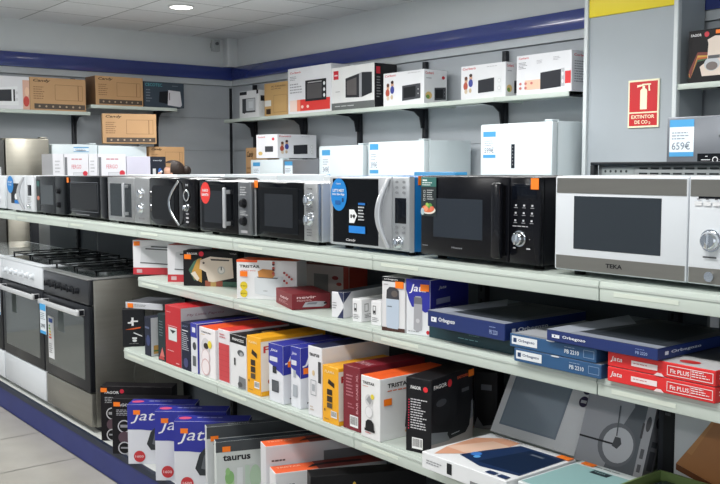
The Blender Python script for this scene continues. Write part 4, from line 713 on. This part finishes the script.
TBT = [('r', .38, 0, 1, 1, (120, 36, 26)), ('t', 'TRISTAR', .04, .58, .16, (250, 190, 160), .22, .02), ('p', [(.3, .3), (.36, .6), (.5, .7), (.8, .6), (.8, .35), (.45, .45)], (24, 22, 24))]
carton('grill_carton', 'orange-topped white carton, the one further left on the base deck', 'carton', GB, 266.3, 0, 447, .085, ZP, YB-.01, 72, col=(214, 214, 218), fc={'T': (240, 100, 48)}, w_=.5, prints={'F': TB, 'T': TBT})
carton('grill_carton', 'orange-topped white carton, the one further right on the base deck', 'carton', GB, 276, 0, 474, .095, ZP, YB-.03, 72, col=(222, 222, 224), fc={'T': (240, 100, 48)}, w_=.48, prints={'F': TB, 'T': TBT})
carton('appliance_carton', 'black carton with gold outlined lettering at the bottom edge of the photo', 'carton', GB, 311, 0, 477, .085, ZP, YB-.02, 64, col=(22, 22, 24), w_=.46, prints={'F': [('t', 'nevir', .06, .72, .2, (206, 170, 60), .42, .01), ('l', .1, .6, .4, .64, 1, (170, 170, 170))]})
for k, (xx, cc, lb) in enumerate(((-2.55, (30, 30, 34), 'low dark carton on the base deck below the black grill carton'), (-2.1, (60, 62, 68), 'low grey carton on the base deck below the scales'), (-1.6, (34, 36, 40), 'low dark carton on the base deck under the mint scale'))):
    upright('appliance_carton', lb, xx, xx+.36, .0, .4, .24, cc, {'F': [('l', .1, .6, .6, .8, 2, (150, 150, 150))], 'R': [('l', .1, .6, .6, .8, 2, (150, 150, 150))]}, z=ZP, group=GB)

# ---------------------------------------------------------------- cartons on the wall shelf
YW = Y1-.03-.37+.02
FACES = lambda a, b: [('e', a, b, .035, .09, (206, 160, 130)), ('e', a, b+.07, .035, .06, (90, 56, 40)), ('e', a-.01, b-.16, .05, .12, (180, 80, 60)), ('e', a+.11, b+.08, .035, .09, (206, 160, 130)), ('e', a+.11, b+.15, .035, .05, (60, 44, 40)), ('e', a+.11, b-.08, .05, .12, (60, 70, 150)), ('e', a, b-.32, .035, .07, (214, 196, 170)), ('e', a+.1, b-.3, .03, .07, (200, 180, 150))]
def mwart(a, b, c, d): return [('p', [(a, b), (a, d-.03), (c, d), (c, b+.04)], (62, 64, 70)), ('p', [(a+(c-a)*.08, b+(d-b)*.16), (a+(c-a)*.08, d-.03-(d-b)*.12), (c-(c-a)*.26, d-(d-b)*.14), (c-(c-a)*.26, b+(d-b)*.2)], (30, 32, 36)), ('c', c-(c-a)*.12, b+(d-b)*.65, .012, (190, 190, 190)), ('c', c-(c-a)*.12, b+(d-b)*.38, .012, (190, 190, 190))]
CRT = (205, 40, 56)
carton('microwave_carton', 'small white microwave carton at the far corner end of the wall shelf', 'carton', GW, 239.5, 258.5, 92, .27, ZW, YW+.02, 0, col=(226, 228, 230), prints={'F': [('r', .02, .86, .4, .98, (30, 32, 38)), ('r', .9, .86, 1, 1, (30, 32, 38)), ('r', .16, .2, .84, .72, (60, 64, 70)), ('r', .36, .26, .82, .7, (196, 200, 204)), ('r', .5, .36, .72, .6, (214, 218, 222)), ('p', [(.16, .2), (.4, .3), (.3, .16)], (60, 60, 66))], 'R': [('r', .1, .6, .4, .8, (30, 32, 38))]})
carton('microwave_carton', 'plain tan cardboard carton between the small white and tall white ones', 'carton', GW, 264.5, 287.6, 84, .27, ZW, YW+.02, 0, col=(196, 160, 106), prints={'F': [('t', 'MIC. PE-MW20GEKB', .32, .86, .045, (90, 66, 40), .6), ('l', .3, .78, .9, .82, 1, (110, 84, 52)), ('g', .4, .1, .98, .62, .008, (150, 116, 70)), ('r', .02, .3, .3, .48, (226, 226, 222)), ('r', .08, .06, .28, .22, (60, 46, 36))]})
carton('oven_carton', 'tall white mini oven carton with a red panel on the wall shelf', 'carton', GW, 288.2, 331, 69.5, .29, ZW, YW+.0, 0, col=(230, 231, 235), prints={'F': [('t', 'Corberó', .05, .88, .045, CRT, .26, .015), ('l', .05, .72, .24, .82, 3, (150, 152, 158)), ('l', .05, .42, .36, .66, 4, (160, 160, 166)), ('r', .22, .05, .98, .3, (222, 62, 58)), ('r', .05, .05, .22, .3, (240, 216, 206)), ('r', .22, .05, .3, .3, (240, 140, 110)), ('r', .42, .25, .9, .7, (38, 40, 44)), ('r', .46, .30, .8, .62, (84, 82, 84)), ('r', .48, .64, .8, .66, (190, 190, 190)), ('c', .855, .6, .024, W2), ('c', .855, .47, .024, W2), ('c', .855, .35, .024, W2), ('e', .35, .14, .03, .035, (250, 210, 200)), ('e', .48, .14, .03, .035, (250, 210, 200))]})
carton('oven_carton', 'white and black mini oven carton with red square logo on the wall shelf', 'carton', GW, 331.8, 374.3, 68.5, .28, ZW, YW+.01, 0, col=(232, 233, 232), fc={'R': (38, 39, 42), 'T': (44, 45, 48)}, prints={'F': [('r', 0, 0, 1, .17, (104, 108, 108)), ('l', .08, .06, .8, .1, 1, (214, 216, 216)), ('r', .05, .72, .17, .92, CRT), ('r', .07, .8, .15, .83, (236, 220, 220)), ('p', [(.34, .28), (.34, .72), (.66, .8), (.66, .26)], (52, 54, 58)), ('p', [(.37, .34), (.37, .66), (.6, .72), (.6, .32)], (96, 92, 92)), ('p', [(.66, .26), (.66, .8), (.72, .82), (.72, .26)], (170, 172, 176)), ('p', [(.72, .26), (.72, .82), (.95, .8), (.95, .34)], (48, 50, 54)), ('l', .1, .4, .24, .44, 1, (150, 152, 154))], 'R': [('r', .08, .76, .26, .92, CRT), ('l', .1, .2, .3, .7, 8, (150, 150, 152))]})
CF = [('t', 'Corberó', .04, .88, .07, CRT, .28, .015)]+FACES(.12, .56)+mwart(.48, .12, .92, .6)+[('l', .62, .9, .95, .94, 1, (180, 180, 184))]
CS = [('t', 'Corberó', .06, .86, .08, CRT, .36, .015), ('e', .84, .78, .07, .05, CRT), ('l', .1, .7, .4, .76, 1, (150, 150, 156)), ('e', .2, .24, .14, .11, (226, 190, 120)), ('e', .16, .2, .08, .06, (110, 150, 70))]+mwart(.45, .1, .95, .5)
carton('microwave_carton', 'white microwave carton with family picture beside the black-sided oven carton', 'carton', GW, 383.4, 424, 74, .27, ZW, YW, 0, col=(230, 231, 234), prints={'F': CF, 'R': CS}, pd=456)
CF2 = [('t', 'Corberó', .04, .88, .07, CRT, .3, .015)]+FACES(.12, .56)+[('r', .4, .14, .92, .6, (226, 228, 230)), ('p', [(.4, .16), (.4, .54), (.76, .58), (.76, .18)], (44, 46, 52)), ('c', .87, .48, .035, (196, 198, 202)), ('c', .87, .26, .035, (196, 198, 202)), ('c', .87, .48, .026, (232, 232, 234)), ('c', .87, .26, .026, (232, 232, 234)), ('l', .6, .88, .95, .92, 1, (180, 180, 184))]
carton('microwave_carton', 'white microwave carton with family picture between brackets, second from the pillar', 'carton', GW, 461, 505.5, 67, .22, ZW, YW, 0, col=(230, 231, 234), prints={'F': CF2, 'R': CS})
carton('microwave_carton', 'white microwave carton with peach and red blocks next to the pillar', 'carton', GW, 516.5, 571.5, 56.5, .27, ZW, YW-.0, 0, col=(230, 231, 235), prints={'F': [('t', 'Corberó', .04, .90, .055, CRT, .19, .015), ('l', .04, .64, .2, .82, 5, (120, 122, 130)), ('l', .38, .74, .5, .84, 3, (170, 170, 176)), ('l', .68, .78, .82, .88, 3, (170, 170, 176)), ('r', .16, .12, .45, .36, (240, 196, 170)), ('r', .89, .2, .99, .5, (220, 50, 52)), ('p', [(.45, .1), (.45, .52), (.82, .56), (.82, .13)], (46, 48, 54)), ('r', .82, .14, .88, .58, (190, 192, 196)), ('e', .85, .44, .02, .05, (230, 230, 230)), ('e', .85, .26, .02, .05, (230, 230, 230)), ('e', .08, .28, .025, .035, (206, 120, 110)), ('e', .18, .28, .025, .035, (206, 120, 110)), ('e', .29, .28, .025, .035, (206, 120, 110)), ('e', .08, .17, .025, .035, (206, 120, 110)), ('e', .18, .17, .025, .035, (206, 120, 110))], 'R': [('t', 'Corberó', .1, .86, .06, CRT, .6, .015), ('l', .12, .2, .6, .75, 9, (150, 152, 158))]})
xc = fx(688, YW+.02, 2.4)
carton('coffee_maker_carton', 'black carton picturing a cream coffee maker, right of the pillar', 'carton', GW, 688, 0, 31.5, .27, 2.296, YW+.02, 0, col=(32, 30, 32), w_=.34, fc={'L': (40, 40, 44)}, prints={'F': [('t', 'FAGOR', .05, .88, .05, (235, 235, 235), .22, .02), ('c', .38, .905, .05, CRT)]+
    [('p', [(.02, .1+.04*k), (.2, .46+.04*k), (.5, .5+.02*k), (.9, .3), (.9, .25), (.5, .44+.02*k), (.2, .40+.04*k), (.06, .1)], c) for k, c in enumerate(((60, 96, 60), (190, 90, 40), (206, 160, 60), (120, 50, 40)))]+
    [('p', [(.3, .12), (.25, .3), (.4, .4), (.42, .72), (.4, .8), (.55, .86), (.95, .84), (.95, .12)], (230, 214, 200)), ('e', .5, .34, .16, .13, (196, 200, 204)), ('e', .5, .3, .12, .08, (120, 110, 106)), ('r', .42, .44, .66, .5, (90, 90, 94))]}, st=('F', .62, .93))

# ---------------------------------------------------------------- cartons on the back wall shelves (faces turned to +x)
def back_carton(name, label, pl, pr, ptop, xf, z, d, col, prints, group=GC, h=None, fc=None, st=None, rz=90):
    ya, yb = fy(pl, xf, z+.15), fy(pr, xf, z+.15); h = h or fz(ptop, xf, (ya+yb)/2)-z; W = yb-ya
    g = G(); F = faces(-W/2, W/2, -d/2, d/2, 0, h)
    g.box(-W/2, W/2, -d/2, d/2, 0, h, card(col), .0018, 1, faces={k: card(c) for k, c in (fc or {}).items()})
    g.draw(F['T'], [('r', .0, .496, 1, .504, tuple(int(c*.7) for c in col))])
    for k, p in prints.items(): g.draw(F[k], p)
    o = g.obj(name, None, (xf-d/2, (ya+yb)/2, z+.0015), R(rz), smooth=False)
    if st: sticker(o, F[st[0]], st[1], st[2])
    return tag(o, label, 'carton', group)
TAN = (188, 148, 104); TD = (120, 86, 54)
CA = [('t', 'Candy', .06, .84, .11, (40, 32, 28), .3, .02, .25), ('l', .06, .3, .3, .72, 6, (140, 104, 68)), ('g', .44, .32, .86, .8, .006, TD), ('g', .86, .32, .94, .8, .006, TD), ('r', .07, .04, .98, .2, (74, 62, 52))]+[('c', .16+.12*k, .12, .018, (170, 150, 124)) for k in range(7)]
xfw = X0+.03+.37-.015; ZA, ZB_ = 2.345, 2.425
back_carton('microwave_carton', 'white microwave carton with oven picture at the left end of the back wall shelf', -14, 29.5, 76, xfw, ZA, .3, (222, 222, 226), {'F': [('p', [(.06, .1), (.05, .62), (.72, .7), (.74, .12)], (232, 234, 236)), ('p', [(.08, .22), (.08, .55), (.58, .6), (.58, .24)], (50, 52, 58)), ('r', .62, .24, .66, .6, (40, 42, 46)), ('e', .7, .5, .03, .05, (210, 212, 214)), ('e', .7, .3, .03, .05, (210, 212, 214)), ('r', .84, .0, 1, .9, (214, 170, 150)), ('e', .92, .25, .07, .16, (190, 60, 50)), ('e', .94, .55, .05, .14, (230, 190, 160))]}, group=GW)
back_carton('microwave_carton', 'brown cardboard carton on the lower of the two back wall shelves', 30, 85.8, 78.5, xfw+.01, ZA, .27, TAN, {'F': CA})
back_carton('microwave_carton', 'brown cardboard carton on the higher back wall shelf beside the navy one', 95.5, 143, 77, xfw+.01, ZB_, .28, TAN, {'F': CA}, fc={'L': (128, 96, 66)})
back_carton('microwave_carton', 'dark navy microwave carton at the end of the higher back wall shelf', 144, 184, 82.5, xfw, ZB_, .26, (46, 60, 74), {'F': [('t', 'CECOTEC', .03, .82, .12, (70, 150, 160), .42, .015), ('l', .7, .84, .9, .88, 1, (130, 140, 150)), ('l', .05, .15, .2, .7, 5, (110, 120, 130)), ('p', [(.36, .2), (.38, .62), (.6, .66), (.6, .14)], (24, 26, 30)), ('p', [(.58, .1), (.6, .7), (.9, .66), (.94, .12), (.9, .04)], (206, 206, 212)), ('r', .62, .3, .64, .6, (90, 90, 96))]}, group=GW)

# ---------------------------------------------------------------- appliances in the rear aisle
def fridge(label, x0, x1, y0, y1, zt, mat, name='refrigerator', tagat=None, door_split=.62, rz=0, disp=False, cat='fridge', group=None, handle=True):
    W, D, H = x1-x0, y1-y0, zt-FLOOR
    if rz: loc = (x1, (y0+y1)/2, FLOOR); W, D = y1-y0, x1-x0; t = thing(name, label, cat, (x0+D/2, (y0+y1)/2, FLOOR), R(90), group)
    else: t = thing(name, label, cat, ((x0+x1)/2, (y0+y1)/2, FLOOR), 0, group)
    g = G(); g.box(-W/2, W/2, -D/2+.065, D/2, .04, H, mat, .006); g.box(-W/2+.03, W/2-.03, -D/2+.1, D/2-.03, 0, .04, M((40, 40, 42), .5)); g.obj('cabinet', t)
    zc = H*door_split; dm = None
    for a, b in ((.05, zc-.004), (zc+.004, H-.004)):
        g = G(); g.box(-W/2, W/2, -D/2, -D/2+.058, a, b, mat, .008); o = g.obj('door', t)
        if handle:
            h_ = G(); h_.box(W/2-.06, W/2-.04, -D/2-.03, -D/2-.018, a+.1, min(a+.5, b-.05), silver, .004)
            for q in (a+.12, min(a+.48, b-.07)): h_.box(W/2-.057, W/2-.043, -D/2-.02, -D/2, q-.008, q+.008, silver)
            h_.obj('handle', o)
    g = G(); g.box(W/2-.08, W/2-.01, -D/2+.01, -D/2+.09, H, H+.012, mat, .003); g.obj('hinge_cover', t)
    if disp:
        g = G(); g.box(-.035, .0, -D/2-.0015, -D/2+.001, H-.34, H-.16, M((30, 34, 42), .2), .0008, 1); g.draw(Fr((-.035, -D/2-.0015, H-.34), (.035, 0, 0), (0, 0, .18)), [('r', .4, .15+.14*k, .6, .19+.14*k, (150, 156, 160)) for k in range(6)]); g.obj('display', t)
    if tagat:
        u, v, w_, h_, txt = tagat; g = G(); xa = -W/2+u; za = H-v
        fr = Fr((xa, -D/2, za-h_), (w_, 0, 0), (0, 0, h_)); g.draw(fr, [('r', 0, 0, 1, 1, (220, 230, 238)), ('r', 0, .8, 1, 1, (70, 150, 200)), ('r', 0, 0, 1, .12, (70, 150, 200)), ('l', .1, .42, .9, .66, 3, (140, 150, 160)), ('t', txt, .1, .18, .22, (120, 130, 142), .76)]); g.obj('price_tag', t, smooth=False)
    return t
frw = M((206, 217, 221), .3, 0, .01, 3); fg = M((112, 116, 122), .3, .5, .03, 3)
ya, yb = 3.04, 3.60
def X(px, z=1.9, y=ya): return fx(px, y, z)
GF = 'refrigerators standing along the right wall'
fridge('white fridge with blue price tag right of the low silver one', X(319), X(362.5), ya, yb, fz(145.3, X(340), ya), frw, tagat=(.05, .04, .13, .26, '349€'), group=GF, handle=False)
fridge('white fridge with blue price tag left of the tall one with a display', X(368.5), X(424), ya, fy(471, X(424), 1.9), fz(141, X(395), ya), frw, tagat=(.02, .02, .12, .26, '399€'), group=GF, handle=False)
fridge('tallest white fridge with dark display strip left of the pillar', X(480.5), X(552), ya, yb, fz(122.5, X(515), ya), frw, tagat=(.03, .06, .13, .2, '599€'), disp=True, group=GF, handle=False)
z_a = fz(159.5, X(262), ya); z_b = z_a-.004
fridge('low white freezer with blue price tag under the white carton', X(250.5), X(282.4), ya, yb, z_a, frw, tagat=(.05, .03, .14, .2, '279€'), group=GF, handle=False)
o = fridge('low silver-grey fridge with blue price tag beside the white ones', X(283), X(318), ya, yb, z_b, M((128, 132, 138), .3, .5, .03, 3), tagat=(.03, .02, .14, .2, '329€'), group=GF, handle=False)
g = G(); g.draw(Fr((.0, -.305, z_b-FLOOR-.2), (.06, 0, 0), (0, 0, .03)), [('e', .5, .5, .5, .5, (210, 212, 214))]); g.obj('emblem', o, smooth=False)
zt = max(z_a, z_b)+.014
carton('microwave_carton', 'white microwave carton with family picture standing on the low fridges', 'carton', 'cartons on top of the fridges', 277.5, 0, 134, .37, zt, ya+.04, 94, w_=.52, col=(228, 229, 233), prints={'F': CF2, 'L': [('t', 'Corberó', .08, .86, .07, CRT, .34, .015), ('e', .8, .8, .06, .06, CRT), ('r', .42, .26, .8, .5, (60, 62, 68)), ('e', .2, .2, .1, .08, (210, 180, 110))]})
carton('microwave_carton', 'brown carton half hidden behind the low white freezer by the right wall', 'carton', GC, 246.5, 0, 148, .3, 1.2, 3.3, 0, col=TAN, w_=.45, prints={'F': CA})
upright('storage_cabinet', 'plain grey cabinet in the far corner under the brown carton', fx(246.5, 3.3, 1.3)-.1, fx(246.5, 3.3, 1.3)+.5, 3.26, 3.64, 1.2-FLOOR-.001, (150, 154, 158), {'F': [('g', .05, .05, .95, .95, .01, (120, 124, 128))]}, z=FLOOR, cat='cabinet')
# silver dishwasher-like appliance with tag at the right
y5 = 2.6; xa = fx(666.5, y5, 1.9); zt = fz(116.8, xa, y5)
t = fridge('dark silver fridge with 659 euro price tag, right of the pillar', xa, xa+.72, y5, y5+.65, zt, fg, tagat=(.02, .02, .155, .21, '659€'), door_split=.75, group=GF, handle=False)
g = G(); H = zt-FLOOR; g.box(.72/2-.52, .36-.02, -.3265, -.325, H-.285, H-.215, M((20, 22, 26), .2)); fr = Fr((.36-.52, -.3268, H-.285), (.5, 0, 0), (0, 0, .07))
g.draw(fr, [('c', .22, .5, .035, (214, 216, 220)), ('c', .22, .5, .025, (20, 22, 26)), ('r', .05, .47, .16, .53, (214, 216, 220)), ('r', .28, .47, .38, .53, (214, 216, 220)), ('r', .1, .75, .13, .8, (214, 216, 220)), ('r', .3, .75, .34, .8, (214, 216, 220)), ('r', .1, .2, .13, .25, (214, 216, 220)), ('r', .3, .2, .34, .25, (214, 216, 220))]); g.obj('control_label', t, smooth=False)
g = G(); g.tube([(.36-.62+.26+.03*math.cos(a)+.0, -.327, H-.12+.012*math.sin(a)) for a in [R(20+k*20) for k in range(14)]], .003, M((60, 64, 70), .3), 6); g.obj('emblem', t)
# left back: stainless fridge, white appliances and cartons
st2 = M((172, 168, 156), .34, .75, .04, 3, stretch=(1, 1, 12))
def backapp(label, pl, pr, ptop, xf, mat, **k):
    a, b = fy(pl, xf, 1.8), fy(pr, xf, 1.8); return fridge(label, xf-.62, xf, a, b, fz(ptop, xf, (a+b)/2), mat, rz=1, **k)
xb = -9.05
backapp('stainless steel fridge against the back wall at the far left', 6, 49.5, 138, xb, st2, group='appliances along the back wall')
backapp('dark steel fridge cut off by the left edge, against the back wall', -42, 4.5, 139, xb, M((96, 96, 94), .35, .6, .03, 3), group='appliances along the back wall')
backapp('white freezer behind the red-dotted cartons, next to the stainless fridge', 52.3, 97.8, 144, xb, frw, group='appliances along the back wall', handle=False, tagat=(.22, .03, .16, .05, '    .'))
backapp('white freezer behind the red-dotted cartons, right of its twin', 98.6, 147, 145.5, xb, frw, group='appliances along the back wall', handle=False)
back_carton('microwave_carton', 'brown cardboard carton on top of the white freezers', 109, 158, 114, xb+.02, fz(145, xb-.05, 2.0)+.012, .26, TAN, {'F': CA}, h=.31, rz=70)
# display counter in front of the freezers carrying the white cartons
zc = 1.56; xc_ = -8.55
a, b = fy(50, xc_, 1.6), fy(190, xc_, 1.6)
t = thing('display_counter', 'low grey display counter in front of the freezers, carrying the white cartons', 'counter', (xc_-.2, (a+b)/2, FLOOR)); W = b-a
g = G(); g.box(-.2, .2, -W/2, W/2, 0, zc-FLOOR-.03, M((150, 154, 158), .5), .004); g.obj('cabinet', t)
g = G(); g.box(-.215, .215, -W/2-.01, W/2+.01, zc-FLOOR-.03, zc-FLOOR, wplast, .004); g.obj('worktop', t)
RD = lambda s: {'F': [('r', .0, .0, 1, 1, (222, 222, 228)), ('r', .02, .1, .12, .9, (110, 112, 118)), ('l', .3, .78, .9, .86, 1, (190, 110, 120)), ('t', 'FERGO', .3, .56, .12, (206, 120, 130), .4, .01), ('r', .36, .1, .8, .45, (206, 208, 214)), ('g', .36, .1, .8, .45, .01, (150, 152, 158)), ('c', .86, .42, .1, (200, 50, 66))]}
for pl, pr, lb in ((53, 64, 'plain narrow end of a white carton at the left of the red-dotted row'), (64.5, 88.5, 'white carton with a red dot, left one on the display counter'), (89, 97.5, 'narrow pale carton between the two red-dotted cartons'), (98, 126, 'white carton with a red dot, right one on the display counter')):
    back_carton('microwave_carton', lb, pl, pr, 154, xc_-.02, zc, .3, (222, 222, 228), RD(0) if 'red dot,' in lb else {'F': [('l', .2, .4, .8, .8, 4, (180, 180, 186)), ('r', .3, .1, .7, .3, (200, 200, 206))]}, group='white cartons on the display counter')
back_carton('microwave_carton', 'plain lavender-white carton right of the red-dotted cartons', 126.8, 150.5, 156.5, xc_-.02, zc, .3, (206, 204, 220), {}, group='white cartons on the display counter')
back_carton('microwave_carton', 'narrow black carton with small pale pictures beside the brown one', 151, 166, 156.8, xc_-.02, zc, .3, (40, 44, 54), {'F': [('t', 'candy', .15, .84, .06, (200, 204, 210), .6), ('r', .12, .35, .32, .6, (206, 208, 212)), ('e', .6, .5, .12, .12, (60, 110, 190)), ('l', .15, .1, .8, .2, 2, (150, 154, 160))]}, group='white cartons on the display counter')
back_carton('microwave_carton', 'brown cardboard carton at the right end of the counter, behind the dark-haired person', 149.5, 184.5, 147, xc_-.48, 1.7, .25, TAN, {'F': CA})
a, b = fy(149, xc_-.48, 1.7), fy(186, xc_-.48, 1.7)
upright('storage_cabinet', 'plain grey cabinet under the brown carton near the back wall', xc_-.75, xc_-.46, a+.02, b, 1.7-FLOOR-.002, (140, 144, 148), {'R': [('g', .05, .05, .95, .95, .01, (110, 114, 118))]}, z=FLOOR, cat='cabinet')
# small corner gadget below the ceiling
g = G(); g.box(X0+.06, X0+.12, Y1-.34, Y1-.24, CEIL-.17, CEIL-.03, M((176, 180, 182), .5), .012, 3); g.cyl((X0+.12, Y1-.29, CEIL-.08), (1, 0, 0), .02, .02, M((90, 92, 96), .3), 20); g.box(X0, X0+.06, Y1-.31, Y1-.27, CEIL-.12, CEIL-.06, M((150, 154, 156), .5)); o = g.obj('motion_sensor'); tag(o, 'small grey sensor high in the corner beneath the ceiling', 'sensor')

# ---------------------------------------------------------------- the person in the rear aisle
def skin_body(verts, edges, name, mat_fn, mats, parent, sub=2):
    me = bpy.data.meshes.new(name); me.from_pydata([v[0] for v in verts], edges, []); o = bpy.data.objects.new(name, me); C.objects.link(o)
    md = o.modifiers.new('skin', 'SKIN'); md.use_smooth_shade = True; md.branch_smoothing = .6
    sv = me.skin_vertices[0].data
    for i, v in enumerate(verts): r_ = v[1]; sv[i].radius = r_ if isinstance(r_, tuple) else (r_, r_)
    sv[0].use_root = True
    o.modifiers.new('sub', 'SUBSURF').levels = sub; o.modifiers['sub'].render_levels = sub
    dg = bpy.context.evaluated_depsgraph_get(); m2 = bpy.data.meshes.new_from_object(o.evaluated_get(dg)); bpy.data.objects.remove(o)
    m2.name = name
    m2.materials.clear()
    for m in mats: m2.materials.append(m)
    for p in m2.polygons: p.material_index = mat_fn(p.center); p.use_smooth = True
    o2 = bpy.data.objects.new(name, m2); C.objects.link(o2); o2.parent = parent; return o2
PX, PY = -7.75, fy(172.5, -7.75, 1.78); HT = fz(160.5, PX, PY)-FLOOR; S = HT/1.72
per = thing('person', 'person with dark hair tied in a bun, only the head showing behind the microwaves', 'person', (PX, PY, FLOOR), R(243))
V = []; E = []
def av(x, y, z, r_, link=None):
    V.append(((x*S, y*S, z*S), (tuple(q*S for q in r_) if isinstance(r_, tuple) else r_*S))); i = len(V)-1
    if link is not None: E.append((link, i))
    return i
# faces +x, left is +y
pel = av(0, 0, .95, (.12, .155)); w1 = av(0, 0, 1.08, (.10, .125), pel); ch = av(0, 0, 1.25, (.115, .155), w1); sh = av(-.005, 0, 1.38, (.085, .13), ch); nk = av(.0, 0, 1.47, .052, sh); hd0 = av(.015, 0, 1.55, (.062, .055), nk); hd1 = av(.02, 0, 1.63, (.085, .07), hd0); av(.01, 0, 1.665, (.06, .055), hd1)
for s in (-1, 1):
    a = av(0, s*.165, 1.375, .055, sh); b = av(-.01, s*.205, 1.1, .042, a); c = av(.08, s*.20, .90, .033, b); d = av(.11, s*.195, .83, (.018, .034), c)
    for k, ln in enumerate((.062, .072, .068, .054)):
        e = av(.125+.012*k-.02, s*(.19)+.0, .775, .0085, d) if False else av(.095+.018*k, s*.197, .775, .0088, d); f_ = av(.102+.018*k, s*.193, .775-ln*.5, .0082, e); av(.102+.018*k, s*.182, .775-ln, .007, f_)
    th_ = av(.135, s*.182, .81, .010, d); av(.150, s*.172, .775, .0085, th_)
    h1 = av(0, s*.09, .86, .088, pel); kn = av(.01, s*.095, .5, .058, h1); an = av(-.01, s*.095, .1, .04, kn); ft_ = av(.03, s*.1, .045, (.04, .036), an); av(.16, s*.105, .03, (.028, .036), ft_)
skinm = M((206, 160, 136), .5); shirt = M((70, 74, 84), .8); trou = M((36, 40, 54), .8); shoe = M((28, 28, 30), .5)
def mf(c):
    z = c.z/S
    if z < .09: return 3
    if z < .98 and abs(c.y/S) < .165+max(0, (z-.8))*.0: return 2
    if z > 1.44: return 0
    if abs(c.y/S) > .15 and z < .93: return 0
    return 1
skin_body(V, E, 'body', mf, [skinm, shirt, trou, shoe], per)
def blob(name, parent, cx, cy, cz, rx, ry, rz_, mat, seg=20, cut=None, shape=None):
    bm = bmesh.new(); bmesh.ops.create_uvsphere(bm, u_segments=seg, v_segments=seg//2+2, radius=1)
    for v in bm.verts:
        if shape: shape(v)
        v.co = Vector((v.co.x*rx+cx, v.co.y*ry+cy, v.co.z*rz_+cz))*S
    if cut: bmesh.ops.delete(bm, geom=[v for v in bm.verts if cut(v.co/S)], context='VERTS')
    me = bpy.data.meshes.new(name); bm.to_mesh(me); bm.free(); me.materials.append(mat); me.shade_smooth(); o = bpy.data.objects.new(name, me); C.objects.link(o); o.parent = parent; return o
hairm = M((40, 30, 26), .5, 0, .2, 60, bump=.3, stretch=(1, 1, 6))
hair = blob('hair', per, -.004, 0, 1.632, .108, .088, .092, hairm, 28, cut=lambda p: p.x > .028 and p.z < 1.692 or p.z < 1.56 and p.x > -.02)
blob('bun', hair, -.118, 0, 1.63, .045, .045, .045, hairm, 20)
for s in (-1, 1):
    blob('eye', per, .098, s*.031, 1.622, .010, .013, .009, M((236, 236, 234), .3), 14); blob('ear', per, .008, s*.076, 1.615, .018, .009, .030, skinm, 14); blob('eyebrow', per, .104, s*.031, 1.645, .006, .018, .004, hairm, 12)
blob('nose', per, .112, 0, 1.598, .018, .013, .022, skinm, 16); blob('mouth', per, .098, 0, 1.560, .008, .022, .006, M((170, 90, 86), .5), 14)
